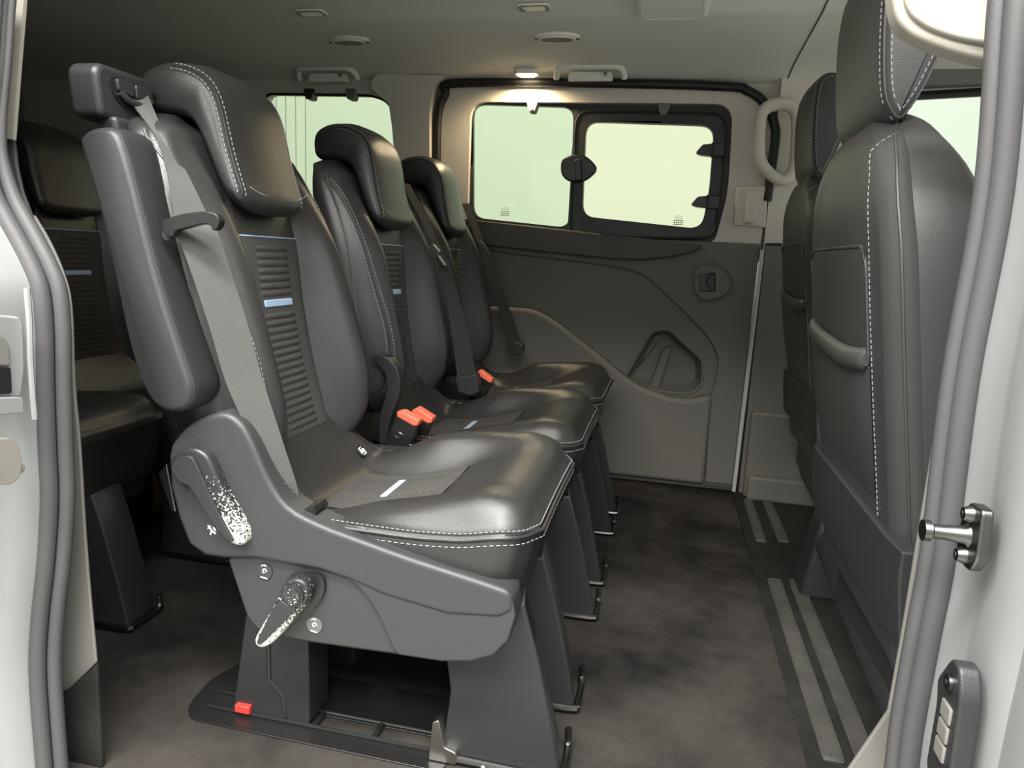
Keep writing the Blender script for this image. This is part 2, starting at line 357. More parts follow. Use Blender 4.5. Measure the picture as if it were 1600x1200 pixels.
mk('window_surround', *prism(rnd([(-0.36, 0.85), (-0.36, 1.32), (0.20, 1.32), (0.21, 0.85)], 0.03), 'Y', 2.53, 2.55, [inset(pane2, -0.02)]), plast, dr)
fr2 = mk('window_frame', *prism(f2, 'Y', 2.50, 2.53, [pane2]), plast, dr, bevel=0.010, segs=4)
mk('frame_lip', *tube([(a, 2.5, b) for a, b in inset(f2, 0.004)], 0.0045, 8, True), rubberd, fr2)
mk('sliding_pane', *prism(inset(pane2, -0.01), 'Y', 2.52, 2.523), glassc, fr2)
def etched(cx, cz, y, parent):
    V = [tube([(cx + 0.012 * math.cos(t / 3), y, cz + 0.008 + 0.005 * math.sin(t / 3)) for t in range(19)], 0.0006, 4, True)]
    V.append(tube([(cx - 0.007 + 0.002 * k, y, cz + 0.008 + 0.0018 * (-1) ** k) for k in range(8)], 0.0005, 4))
    for rw in range(3):
        for k in range(5):
            V.append(box(cx - 0.016 + 0.0066 * k, cx - 0.0112 + 0.0066 * k, y - 0.0003, y + 0.0003, cz - 0.004 - 0.0065 * rw, cz - 0.0005 - 0.0065 * rw))
    mk('glass_marking', *join(*V), greyp, parent, kind='stuff')
etched(-0.59, 0.938, 2.5365, fr1); etched(0.02, 0.928, 2.5185, fr2)
# window latch and hinge clips
la = mk('window_latch', *prism(cr([(-0.3886,1.0868),(-0.3835,1.1123),(-0.3558,1.1275),(-0.3141,1.1283),(-0.2798,1.1059),(-0.2651,1.0831),(-0.281,1.0596),(-0.3083,1.042),(-0.3501,1.0388),(-0.3802,1.0572)], 3, True), 'Y', 2.472, 2.495), plast2, dr, bevel=0.006)
mk('latch_tab', *prism(rnd([(-0.3397,1.109),(-0.3182,1.1136),(-0.3116,1.0449),(-0.3331,1.0402)], 0.004), 'Y', 2.455, 2.474), plast2, la, bevel=0.003)
mk('latch_pin', *cyl((-0.349, 2.485, 1.122), (-0.349, 2.485, 1.15), 0.006), metal, la)
for z in (1.152, 0.987):
    cl = mk('hinge_clip', *prism(rnd([(0.055, z - 0.010), (0.075, z + 0.016), (0.11, z + 0.020), (0.145, z + 0.020), (0.145, z - 0.020), (0.105, z - 0.020), (0.07, z - 0.017)], 0.006), 'Y', 2.475, 2.505), plast2, dr, bevel=0.006)
    mk('clip_band', *prism(rnd([(0.103, z - 0.022), (0.112, z - 0.022), (0.112, z + 0.022), (0.103, z + 0.022)], 0.002), 'Y', 2.470, 2.50), rubberd, cl, bevel=0.002)
for x, z in ((-0.502, 1.288), (-0.059, 1.28)):
    hk = mk('blind_hook', *prism(rnd([(x - 0.021, z + 0.016), (x + 0.021, z + 0.016), (x + 0.010, z - 0.020), (x - 0.010, z - 0.020)], 0.006), 'Y', 2.488, 2.53), greyp, dr, bevel=0.003)
    mk('hook_eye', *disc((x, 2.4885, z - 0.008), 'Y', 0.006, -0.004, 14), lensm if x < -0.3 else greyp, hk)
# lower door: outer panel, recessed middle with bin, swollen lower edge, belt line pad
groove = cr([(-0.6809,0.8036),(-0.5499,0.7869),(-0.3186,0.771),(-0.1612,0.7567),(-0.0713,0.7285),(0.0215,0.6549),(0.1381,0.5523),(0.1824,0.4891),(0.1941,0.4343),(0.1842,0.3365)], 4)
curve = cr([(-0.6644,0.5966),(-0.5341,0.6001),(-0.4405,0.5923),(-0.3456,0.5418),(-0.2268,0.4617),(-0.0968,0.3695),(0.0058,0.3306),(0.0938,0.3203),(0.182,0.3418)], 4)
L0 = -0.845
lowm = dict(m=doorp, parent=dr)
mk('outer_panel', *prism([(L0, 0.86), (0.291, 0.86), (0.286, 0.012), (0.19, 0.012), (0.176, 0.33)] + groove[::-1][1:] + [(L0, groove[0][1] + 0.01)], 'Y', 2.500, 2.535), doorp, dr, bevel=0.006)
inner = [(L0, groove[0][1] + 0.02)] + [(a + 0.012, b + 0.012) for a, b in groove] + [(0.20, 0.28), (-0.05, 0.28), (-0.5, 0.52), (L0, 0.52)]
pocket = rnd([(-0.1277,0.3573),(-0.0393,0.5453),(0.019,0.5583),(0.0593,0.523),(0.1434,0.4573),(0.1513,0.3719),(0.1157,0.3322),(0.0051,0.3316)], 0.022, 5)
mk('recessed_panel', *prism(inner, 'Y', 2.515, 2.535, [pocket]), doorp, dr, smooth=False)
mk('bin_lip', *tube([(a, 2.517, b) for a, b in pocket], 0.006, 8, True), doorp, dr)
cup = [[(a, 2.517 + d, b) for a, b in inset(pocket, i)] for d, i in ((0, -0.002), (0.02, 0.004), (0.045, 0.012), (0.06, 0.024))]
binp = mk('door_bin', *loft(cup, True, False), doorp, dr)
mk('bin_back', *prism(inset(pocket, 0.018), 'Y', 2.576, 2.58), doorp, binp)
mk('bin_rib', *prism([(0.0056,0.4811),(0.0356,0.4948),(-0.0026,0.3105),(-0.0354,0.3218)], 'Y', 2.545, 2.577), doorp, binp, bevel=0.004)
mk('lower_bulge', *prism([(L0, 0.598)] + curve + [(0.186, 0.02), (L0, 0.02)], 'Y', 2.470, 2.53), doorp, dr, bevel=0.016, segs=4)
mk('kick_edge', *box(L0, 0.288, 2.485, 2.52, 0.004, 0.026), doord, dr, bevel=0.004)
pad = cr([(-0.8115,0.8318),(-0.6786,0.8147),(-0.3188,0.793),(-0.1409,0.7861),(-0.0334,0.7956),(0.0604,0.8171),(0.1066,0.8383)], 3) + [(0.0256,0.8517),(-0.3241,0.876),(-0.6821,0.8999),(-0.8139,0.9086)]
mk('sill_pad', *prism(pad, 'Y', 2.47, 2.51), doord, dr, bevel=0.012, segs=4)
mk('sill_lip', *tube([(-0.6776,2.475,0.8903),(-0.3217,2.475,0.8689),(-0.277,2.475,0.8621),(0.1017,2.475,0.8398)], 0.004, 8), doord, dr)
pl = mk('pull_handle', *prism(rnd([(0.0857,0.763),(0.1152,0.7814),(0.1781,0.7719),(0.2088,0.7314),(0.1985,0.6905),(0.1388,0.6635),(0.0972,0.6825)], 0.02), 'Y', 2.462, 2.505, [rnd([(0.0968,0.751),(0.1541,0.7582),(0.1602,0.6951),(0.1065,0.692)], 0.008)]), doorp, dr, bevel=0.008)
mk('pull_cup', *prism(rnd([(0.095,0.7529),(0.1566,0.7603),(0.1631,0.6927),(0.105,0.6894)], 0.006), 'Y', 2.492, 2.50), plast2, pl)
mk('pull_lever', *prism(rnd([(0.128,0.7333),(0.1386,0.753),(0.1531,0.7538),(0.1585,0.6967),(0.1399,0.6956),(0.1385,0.7105),(0.1278,0.7142)], 0.003), 'Y', 2.468, 2.494), plast, pl, bevel=0.003)
mk('door_edge_strip', *prism([(0.2912,0.8402),(0.3035,0.8387),(0.296,0.0037),(0.2829,0.0045)], 'Y', 2.478, 2.5), edge_w, dr, bevel=0.003)
mk('edge_rubber', *prism([(0.3063,0.8619),(0.3584,0.8642),(0.3554,0.0029),(0.2994,0.0009)], 'Y', 2.492, 2.56), rubberd, dr, bevel=0.004)
ltc = mk('door_latch_cover', *prism(rnd([(0.1978,0.9194),(0.1942,1.0364),(0.2934,1.0451),(0.2998,0.9109)], 0.006), 'Y', 2.485, 2.51), beige, dr, bevel=0.004)
mk('latch_lever', *prism(rnd([(0.2309,0.9221),(0.2303,1.026),(0.2619,1.0289),(0.2695,1.013),(0.27,0.9522),(0.2612,0.9212)], 0.01), 'Y', 2.470, 2.488), beige, ltc, bevel=0.006)
mk('latch_rim', *tube([(a, 2.486, b) for a, b in rnd([(0.2037,0.9173),(0.2004,1.03),(0.2895,1.0384),(0.2924,0.9186)], 0.005)], 0.002, 6, True), beige, ltc)
# grab handle on the far B pillar
hp = [(0.255, 1.125), (0.245, 1.215), (0.252, 1.27), (0.30, 1.29), (0.345, 1.27), (0.36, 1.20), (0.362, 1.10), (0.335, 1.06), (0.295, 1.075)]
tag(mk('pillar_grab_handle', *tube([(a, 2.452, b) for a, b in cr(hp, 5, True)], 0.021, 12, True, 0.85), beige), 'beige looped grab handle upright beside the sliding door', 'handle')

# near rear pillar: silver jamb, double rubber seal, inner trim
j1 = emptys('trim_2', (-0.76, 0.70, 0.0))
sc = cr([(-0.7657,0.735,1.0848),(-0.7776,0.735,1.0442),(-0.7908,0.735,0.9744),(-0.8073,0.735,0.902),(-0.811,0.735,0.8647),(-0.8004,0.735,0.8197),(-0.7744,0.735,0.7746),(-0.7565,0.735,0.7429),(-0.7442,0.735,0.7098),(-0.7428,0.735,0.6583),(-0.7471,0.735,0.5928),(-0.751,0.735,0.5084),(-0.7536,0.735,0.4388),(-0.767,0.735,0.3475),(-0.7824,0.735,0.2709),(-0.7939,0.735,0.1827),(-0.7948,0.735,0.0425),(-0.7942,0.735,-0.03)], 5)
sr = [0.6 + 0.4 * step01(0.98, 0.72, z) if z < 0.98 else 0.6 for x, y, z in sc] if False else [1 - 0.55 * step01(0.78, 0.95, z) for x, y, z in sc]
mk('outer_seal', *tube([(x - 0.008 * q, y - 0.006, z) for (x, y, z), q in zip(sc, sr)], [0.0108 * q for q in sr], 12), rubber, j1)
mk('inner_seal', *tube([(x + 0.008 * q - 0.002 * (1 - q), y + 0.006, z) for (x, y, z), q in zip(sc, sr)], [0.0092 * q for q in sr], 12), rubber, j1)
rws = []
for x, y, z in sc:
    q = 1 - 0.75 * step01(.52, .62, z)
    rws.append([(x - 0.008, 0.745, z), (x - 0.010 - .003 * q, 0.722, z), (x - 0.010 - .008 * q, 0.706, z), (x - 0.010 - .016 * q, 0.690, z), (x - 0.010 - .026 * q, 0.676, z), (x - 0.012 - .034 * q, 0.645, z), (x - 0.016 - .064 * q, 0.62 + .015 * q, z), (x - 0.20, 0.63, z), (x - 0.20, 0.75, z)])
mk('body_jamb', *loft(rws), paint, j1)
# pressed details of the jamb, standing on its front face
def jy(P, y0, y1): return prism(P, 'Y', y0, y1)
mk('jamb_bracket', *prism(rnd([(0.6175,0.6928),(0.6743,0.6839),(0.6787,0.6761),(0.6756,0.62),(0.6678,0.5892),(0.6089,0.6003)], 0.006), 'X', -0.745, -0.726), paint, j1, bevel=0.003)
mk('jamb_recess_shade', *prism(rnd([(0.6155,0.6709),(0.6483,0.6649),(0.6552,0.6525),(0.6547,0.629),(0.6123,0.6364)], 0.006), 'X', -0.74, -0.7225), greyp, j1, bevel=0.002)  # darker raised plate, its colour stands in for a pressed recess's shade
mk('jamb_opening_shade', *prism(rnd([(0.612,0.6337),(0.6538,0.6277),(0.6528,0.598),(0.609,0.6017)], 0.003), 'X', -0.74, -0.7225), rubberd, j1)  # solid black plate, the hole's shade is put into its colour
mk('jamb_ledge', *prism(rnd([(0.5915,0.6039),(0.6601,0.5925),(0.6602,0.5735),(0.5895,0.5834)], 0.004), 'X', -0.75, -0.715), paint, j1, bevel=0.004)
mk('jamb_bead', *tube([(-0.7199,0.68,0.717),(-0.7197,0.68,0.68),(-0.7228,0.68,0.6347),(-0.7233,0.68,0.5885),(-0.723,0.68,0.5613)], 0.0035, 8), paint, j1)
ct_up = [(-0.7898,1.1008),(-0.7937,1.058),(-0.8251,0.8949),(-0.8415,0.897),(-0.8077,1.0583),(-0.8018,1.1012)]
mk('pale_edge_trim', *prism(ct_up, 'Y', 0.775, 0.78), strip_w, j1)
mk('dark_pillar_trim', *prism(rnd([(-0.8356,0.898),(-0.8339,0.8632),(-0.8279,0.8312),(-0.815,0.7976),(-0.8452,0.7965),(-0.8825,0.8297),(-0.8802,0.9006)], 0.004), 'Y', 0.785, 0.79), rubber, j1, bevel=0.002)
mk('pillar_trim', *prism(cr([(-0.8177,0.8027),(-0.7974,0.7715),(-0.7787,0.7309),(-0.7693,0.6853),(-0.772,0.5814),(-0.7694,0.4921),(-0.7697,0.371),(-0.768,0.2744),(-0.7644,0.1687)], 4) + [(-0.8121,0.1185),(-0.8718,0.0815),(-0.8673,0.387),(-0.8424,0.6635),(-0.8622,0.7813),(-0.8441,0.8002)], 'Y', 0.79, 0.795), greyp, j1, bevel=0.002)
mk('scuff_trim', *prism([(-0.7597,0.1705),(-0.761,-0.0154),(-0.8773,-0.0415),(-0.8663,0.0859),(-0.8082,0.1214)], 'Y', 0.785, 0.792), carpetf, j1, bevel=0.002)
st = thing('latch_striker', 'worn steel door latch striker on the rear door jamb', 'latch', (-0.735, 0.64, 0.48))
mk('plate', *prism(rnd([(0.5973,0.5595),(0.6346,0.5504),(0.6451,0.5402),(0.6483,0.5195),(0.6434,0.5016),(0.6314,0.4961),(0.5926,0.5084)], 0.004), 'X', -0.735, -0.710), zinc, st, bevel=0.002)
mk('loop', *tube(cr([(-0.7463,0.62,0.5127),(-0.7382,0.64,0.5092),(-0.7303,0.655,0.5097),(-0.7223,0.655,0.509),(-0.7217,0.65,0.5059),(-0.7344,0.64,0.5027),(-0.7474,0.62,0.5027)], 4), 0.005, 10), zinc, st)
mk('bolt', *disc((-0.712, 0.60, 0.527), 'X', 0.008, 0.01, 6), metal, st)

# near B pillar: seal, silver jamb, striker pin, contact block
j2 = emptys('trim_3', (0.30, 0.68, 0.0))
sb = cr([(0.2694,0.735,1.0494),(0.2682,0.735,1.0189),(0.2809,0.735,0.8578),(0.2786,0.735,0.687),(0.2844,0.735,0.5136),(0.2828,0.735,0.4166),(0.2819,0.735,0.3222),(0.2835,0.735,0.2699),(0.2844,0.735,0.2161)], 6)
mk('outer_seal', *tube([(x + 0.005, y - 0.004, z) for x, y, z in sb], 0.0105, 12), rubber, j2)
mk('inner_seal', *tube([(x - 0.006, y + 0.005, z) for x, y, z in sb], 0.0085, 12), rubber, j2)
rws = []
for x, y, z in sb:
    rws.append([(x + 0.012, 0.75, z), (x + 0.014, 0.705, z), (x + 0.020, 0.69, z), (x + 0.017, 0.675, z), (x + 0.013, 0.655, z), (x + 0.016, 0.62, z), (x + 0.024, 0.606, z), (x + 0.021, 0.596, z), (x + 0.028, 0.55, z), (x + 0.06, 0.535, z), (x + 0.10, 0.58, z), (x + 0.10, 0.75, z)][::-1])
mk('body_jamb', *loft(rws), paint, j2)
bt = [(x - 0.016, z) for x, y, z in sb if z < 1.2]
mk('pillar_trim', *prism([(0.2809,1.0807),(0.2802,1.0369),(0.2857,0.8631),(0.2854,0.6789),(0.2843,0.4907),(0.2839,0.3859),(0.2825,0.2981),(0.2511,0.2174),(0.2373,0.1832),(0.296,0.1547),(0.3352,0.1643)] + [(0.45, -0.1), (0.45, 1.15)], 'Y', 0.790, 0.796), greyp, j2, bevel=0.002)
st = thing('striker_pin', 'steel striker pin with two bolts on the silver front door jamb', 'striker', (0.283, 0.66, 0.53))
mk('plate', *prism(rnd([(0.640, 0.588), (0.664, 0.588), (0.676, 0.575), (0.680, 0.545), (0.668, 0.530), (0.645, 0.530), (0.636, 0.545)], 0.006), 'X', 0.276, 0.286), metal, st, bevel=0.002)
mk('pin', *loft([[(x, 0.66 + q * math.cos(2 * math.pi * k / 18), 0.558 + q * math.sin(2 * math.pi * k / 18)) for k in range(18)] for x, q in ((0.284, 0.013), (0.278, 0.0125), (0.273, 0.008), (0.255, 0.0065), (0.248, 0.0065), (0.246, 0.0095), (0.240, 0.0095))]), metal, st)
for z in (0.578, 0.540):
    bo = mk('bolt', *loft([[(x, 0.658 + q * math.cos(2 * math.pi * k / 14), z + q * math.sin(2 * math.pi * k / 14)) for k in range(14)] for x, q in ((0.279, 0.0078), (0.274, 0.0074), (0.269, 0.0055))]), metal, st)
    mk('bolt_socket', *disc((0.2685, 0.658, z), 'X', 0.0028, -0.0008, 6), rubberd, bo)
cb = thing('contact_block', 'black plastic electrical contact block at the foot of the silver jamb', 'contact block', (0.285, 0.65, 0.30))
mk('body', *prism(rnd([(0.640, 0.20), (0.640, 0.325), (0.655, 0.335), (0.655, 0.40), (0.662, 0.418), (0.640, 0.452), (0.624, 0.452), (0.612, 0.43), (0.607, 0.36), (0.612, 0.20)], 0.008), 'X', 0.272, 0.290), plast, cb, bevel=0.003)
for k in range(3):
    mk('contact', *box(0.2695, 0.273, 0.620, 0.640, 0.360 + 0.0185 * k, 0.376 + 0.0185 * k), greyp, cb, bevel=0.002)
bo = mk('screw', *disc((0.272, 0.632, 0.432), 'X', 0.007, -0.004, 16), metal, cb)
mk('screw_slot', *disc((0.2675, 0.632, 0.432), 'X', 0.0028, -0.0006, 6), rubberd, bo)
# cream belt height cover hanging beside the front headrest
bp = thing('belt_pillar_cover', 'cream plastic cover with rounded corner over the near front headrest', 'trim cover', (0.27, 0.84, 1.0))
bc = [(0.1884,1.0902),(0.1956,1.049),(0.2023,1.0299),(0.2177,1.0159),(0.2456,1.0042),(0.2727,0.9956),(0.2991,0.9895),(0.3332,0.9857),(0.328,1.0852)]
mk('body', *prism(rnd(bc, 0.02), 'Y', 0.82, 0.85), strip_w, bp, bevel=0.012, segs=4)
mk('inset_panel', *prism(rnd([(0.1983,1.0879),(0.2059,1.0441),(0.2134,1.0322),(0.23,1.0208),(0.2572,1.0109),(0.2892,1.0046),(0.3286,1.0007),(0.326,1.0833)], 0.015), 'Y', 0.814, 0.822), strip_w, bp, bevel=0.003)

# ceiling fittings
for k, (x, y) in enumerate(((-1.03, 1.935), (-0.398, 1.935))):
    t = thing('reading_lamp', 'unlit rectangular ceiling lamp near the rear of the van' if k == 0 else 'unlit rectangular ceiling lamp above the middle of the row', 'lamp', (x, y, 1.415), 'ceiling reading lamps')
    z = 1.4215
    mk('bezel', *prism(rr(x - 0.044, x + 0.044, y - 0.024, y + 0.024, 0.014), 'Z', z - 0.006, z), headl, t, bevel=0.002)
    mk('lens', *prism(rr(x - 0.028, x + 0.03, y - 0.017, y + 0.017, 0.006), 'Z', z - 0.0085, z - 0.005), lensm, t, bevel=0.002)
    mk('bezel_rim', *tube([(a, b, z - 0.006) for a, b in rr(x - 0.036, x + 0.036, y - 0.020, y + 0.020, 0.010)], 0.0018, 6, True), greyp, t)
for k, (x, y) in enumerate(((-1.012, 2.14), (-0.368, 2.14))):
    t = thing('ceiling_speaker', 'oval ceiling speaker ring nearer the rear window' if k == 0 else 'oval ceiling speaker ring above the sliding door', 'speaker', (x, y, 1.40), 'ceiling speakers')
    z = 1.406
    mk('bezel', *prism(ellip((x, y), 0.066, 0.036, 36), 'Z', z - 0.007, z + 0.004), headl, t, bevel=0.003)
    mk('ring', *tube([(a, b, z - 0.007) for a, b in ellip((x, y), 0.052, 0.028, 36)], 0.004, 8, True), headl, t)
    mk('grille', *prism(ellip((x, y), 0.046, 0.023, 30), 'Z', z - 0.010, z - 0.006), greyp, t)
    for s in (-1, 1): mk('clip_slot', *box(x + s * 0.060 - 0.005, x + s * 0.060 + 0.005, y - 0.004, y + 0.004, z - 0.009, z - 0.006), rubberd, t)
for k, x in enumerate((-1.235, -0.303)):
    t = thing('ceiling_grab_handle', 'folded grab handle over the rear side window' if k == 0 else 'folded grab handle over the sliding door', 'handle', (x, 2.44, 1.37), 'ceiling grab handles')
    mk('bar', *tube(cr([(x - 0.112, 2.445, 1.366), (x - 0.106, 2.425, 1.384), (x - 0.085, 2.41, 1.394), (x, 2.41, 1.395), (x + 0.085, 2.41, 1.393), (x + 0.106, 2.425, 1.384), (x + 0.112, 2.445, 1.366)], 5), 0.0105, 10), headl, t)
    mk('mount', *prism(rnd([(x - 0.075, 1.357), (x + 0.075, 1.357), (x + 0.07, 1.385), (x - 0.07, 1.385)], 0.008), 'Y', 2.44, 2.455), headl, t, bevel=0.004)
    mk('coat_hook', *cyl((x + 0.05, 2.44, 1.378), (x + 0.05, 2.425, 1.376), 0.005, 10), greyp, t)
t = thing('ceiling_vent', 'pale rounded roof console at the top edge of the view', 'console', (-0.05, 1.9, 1.40))
mk('housing', *prism(rr(-0.135, 0.045, 1.70, 1.99, 0.03), 'Z', 1.395, 1.43), headl, t, bevel=0.012, segs=4)
mk('housing_seam', *tube([(a, b, 1.396) for a, b in rr(-0.118, 0.030, 1.715, 1.975, 0.025)], 0.0022, 6, True), headl, t)
t = thing('courtesy_lamp', 'lit warm courtesy lamp on the headliner over the sliding door', 'lamp', (-0.515, 2.44, 1.37))
mk('housing', *prism(rr(-0.555, -0.475, 2.415, 2.465, 0.015), 'Z', 1.376, 1.392), headl, t, bevel=0.003)
mk('lens', *prism(rr(-0.542, -0.488, 2.425, 2.458, 0.01), 'Z', 1.3725, 1.3765), lamp_e, t)
ld = bpy.data.lights.new('courtesy_lamp_glow', 'SPOT'); ld.energy = 7.0; ld.color = (1, 0.78, 0.48); ld.shadow_soft_size = 0.015; ld.spot_size = math.radians(165); ld.spot_blend = 0.6
lo = bpy.data.objects.new('courtesy_lamp_glow', ld); COL.objects.link(lo); lo.location = (-0.515, 2.44, 1.366)

# ------------------------------------------------------------------ seats of the second and third row (built at the near seat, y0 = 1.12)
Y0 = 1.12
BX = [(.42, -.602), (.50, -.620), (.58, -.635), (.68, -.648), (.79, -.657), (.85, -.671), (.90, -.689), (.97, -.712)]
BB = [(.42, .034), (.47, .058), (.55, .076), (.66, .068), (.76, .050), (.86, .022), (.93, .004)]
BW = [(.425, .170), (.44, .186), (.47, .202), (.55, .213), (.75, .215), (.86, .213), (.92, .202), (.945, .185), (.958, .165), (.964, .14)]
def bfront(y, z):
    """x of the backrest's front at local y, height z"""
    a = abs(y); h = sm(z, BW); x = sm(z, BX)
    x += sm(z, BB) * step01(.095, .155, a) * (1 - 0.75 * step01(h - 0.055, h, a))
    x -= 0.006 * math.exp(-((a - .098) / .006) ** 2) * (1 if z < .86 else 0)
    x -= 0.024 * step01(h - 0.022, h, a) ** 2
    x -= 0.03 * step01(.93, .966, z) ** 2
    return x
CZ = [(-0.625, 0.475), (-0.6, 0.443), (-0.575, 0.408), (-0.55, 0.376), (-0.53, 0.358), (-0.48, 0.359), (-0.4, 0.374), (-0.33, 0.395), (-0.2648, 0.4228), (-0.2208, 0.4378), (-0.1856, 0.436), (-0.168, 0.427), (-0.1574, 0.412)]
CB = [(-0.6, 0.0), (-0.54, 0.016), (-0.46, 0.045), (-0.4, 0.062), (-0.33, 0.05), (-0.256, 0.022), (-0.1944, 0.006), (-0.1592, 0.0)]
CW = [(-0.625, 0.165), (-0.58, 0.185), (-0.54, 0.203), (-0.48, 0.213), (-0.3, 0.219), (-0.2032, 0.222), (-0.1812, 0.216), (-0.1662, 0.205), (-0.1574, 0.19)]
CS = [(-0.625, 0.4), (-0.55, 0.385), (-0.45, 0.384), (-0.35, 0.384), (-0.256, 0.39), (-0.1856, 0.402), (-0.1574, 0.4)]
def ctop(x, y):
    a = abs(y); h = sm(x, CW); z = sm(x, CZ)
    z += sm(x, CB) * step01(.095, .150, a) * (0.42 if y < 0 else 0.95)
    z -= 0.005 * math.exp(-((a - .10) / .006) ** 2) * step01(-.56, -.5, x) * (1 - step01(-.30, -.26, x))
    k = step01(h - 0.05, h, a) ** 1.6
    return z * (1 - k) + sm(x, CS) * k
cols = sorted(set([round(s * v, 4) for s in (-1, 1) for v in (0, .04, .08, .09, .098, .106, .115, .125, .135, .145, .155, .165)]))
EXTRA = [.2, .4, .6, .75, .88, .96, 1.0]
def colset(h):
    e = [.165 + (h - .165) * t for t in EXTRA] if h > .17 else [.165 + (max(h, .166) - .165) * t for t in EXTRA]
    c = [-v for v in e[::-1]] + cols + e
    s = h / max(c[-1], 1e-6)
    return [v * s if h <= .17 else v for v in c]

def backrest_mesh():
    rws = []
    for z in np.concatenate([np.linspace(.425, .48, 6), np.linspace(.50, .90, 22), np.linspace(.915, .964, 8)]):
        z = float(z); h = sm(z, BW); cs = colset(h)
        th = 0.10 - 0.035 * step01(.75, .95, z); xb = sm(z, BX) - th
        loop = [(bfront(y, z), Y0 + y, z) for y in cs]
        xe = bfront(h, z)
        loop += [(xe * .6 + xb * .4, Y0 + h + .002, z), (xe * .25 + xb * .75, Y0 + h, z), (xb, Y0 + h - .02, z), (xb - .004, Y0 + h * .5, z), (xb - .004, Y0 - h * .5, z), (xb, Y0 - h + .02, z), (xe * .25 + xb * .75, Y0 - h, z), (xe * .6 + xb * .4, Y0 - h - .002, z)]
        rws.append(loop)
    # rounded crown and foot
    def shrink(loop, k, dz):
        cx = sum(p[0] for p in loop) / len(loop); return [((p[0] - cx) * k + cx, (p[1] - Y0) * (1 - (1 - k) * .45) + Y0, p[2] + dz) for p in loop]
    rws = [shrink(rws[0], .5, -.016), shrink(rws[0], .82, -.010)] + rws + [shrink(rws[-1], .75, .006), shrink(rws[-1], .35, .010)]
    return loft(rws)
def cushion_mesh():
    rws = []
    for x in np.concatenate([np.linspace(-.625, -.54, 7), np.linspace(-.52, -.215, 18), np.linspace(-.205, -.157, 9)]):
        x = float(x); h = sm(x, CW); cs = colset(h); zs = sm(x, CS)
        zb = .262 + .055 * (1 - step01(-.42, -.2, x))
        fk = step01(-.31, -.158, x)
        sh = lambda z: x - fk * max(0, .415 - z) * .16
        loop = [(x, Y0 + y, ctop(x, y)) for y in cs]
        side = [(h + .006, zs - .012), (h + .008, zs - .04), (h + .003, (zs + zb) / 2), (h - .012, zb + .006)]
        loop += [(sh(z), Y0 + y, z) for y, z in side] + [(sh(zb), Y0 + h * .5, zb), (sh(zb), Y0 - h * .5, zb)] + [(sh(z), Y0 - y, z) for y, z in side[::-1]]
        rws.append(loop)
    def shrink(loop, k, dx):
        cz = sum(p[2] for p in loop) / len(loop); return [(p[0] + dx, (p[1] - Y0) * (1 - (1 - k) * .3) + Y0, (p[2] - cz) * k + cz) for p in loop]
    rws = rws + [shrink(rws[-1], .9, .006), shrink(rws[-1], .6, .010)]
    V, F = loft(rws); return V, [q[::-1] for q in F]
def patch(ys, zs, fn, off, flip=False):
    rws = [[fn(y, z, off) for y in ys] for z in zs]; V, F = loft(rws, False, False); return V, ([q[::-1] for q in F] if flip else F)
HP = [(-.800, .985), (-.803, 1.015), (-.795, 1.040), (-.772, 1.053), (-.740, 1.056), (-.705, 1.048), (-.678, 1.028), (-.661, .99), (-.650, .93), (-.638, .875), (-.632, .848), (-.640, .832), (-.658, .836), (-.674, .862), (-.690, .910), (-.705, .948), (-.722, .968), (-.75, .974), (-.785, .974)]
HP = cr(HP, 3, True)
HST = [(Y0 - .112, .0125), (Y0 - .111, .0105), (Y0 - .107, .006), (Y0 - .100, .002), (Y0 - .089, -.0005), (Y0 - .05, -.004), (Y0, -.005), (Y0 + .03, -.004), (Y0 + .062, -.0005), (Y0 + .078, .002), (Y0 + .089, .006), (Y0 + .095, .0105), (Y0 + .097, .0125)]
def hr_round(p):
    """round the headrest's corners as seen from the front"""
    x, y, z = p; k = max(0, (abs(y - Y0) - .045) / .065)
    return (x, y, z + (.013 if y < Y0 else .030) * k ** 2.4 * (1 - step01(.835, .93, z)) if z < .93 else z - .010 * k ** 2.4 * step01(.99, 1.055, z))
def headrest_mesh():
    V, F = puff(HP, HST); return [hr_round(p) for p in V], F
MESH = {}
def once(key, fn):
    if key not in MESH: MESH[key] = fn()
    return MESH[key]
def frontline(y, z0, z1, n, off=0.0018):
    out = []
    for z in np.linspace(z0, z1, n):
        q = y - .019 * step01(.58, .88, z) * (1 if y < 0 else 0); out.append((bfront(q, z) + off, Y0 + q, z))
    return out
def hr_edge(yy, dd):
    q = inset(HP, dd); return [hr_round((a, yy, b)) for a, b in q[12:33]]

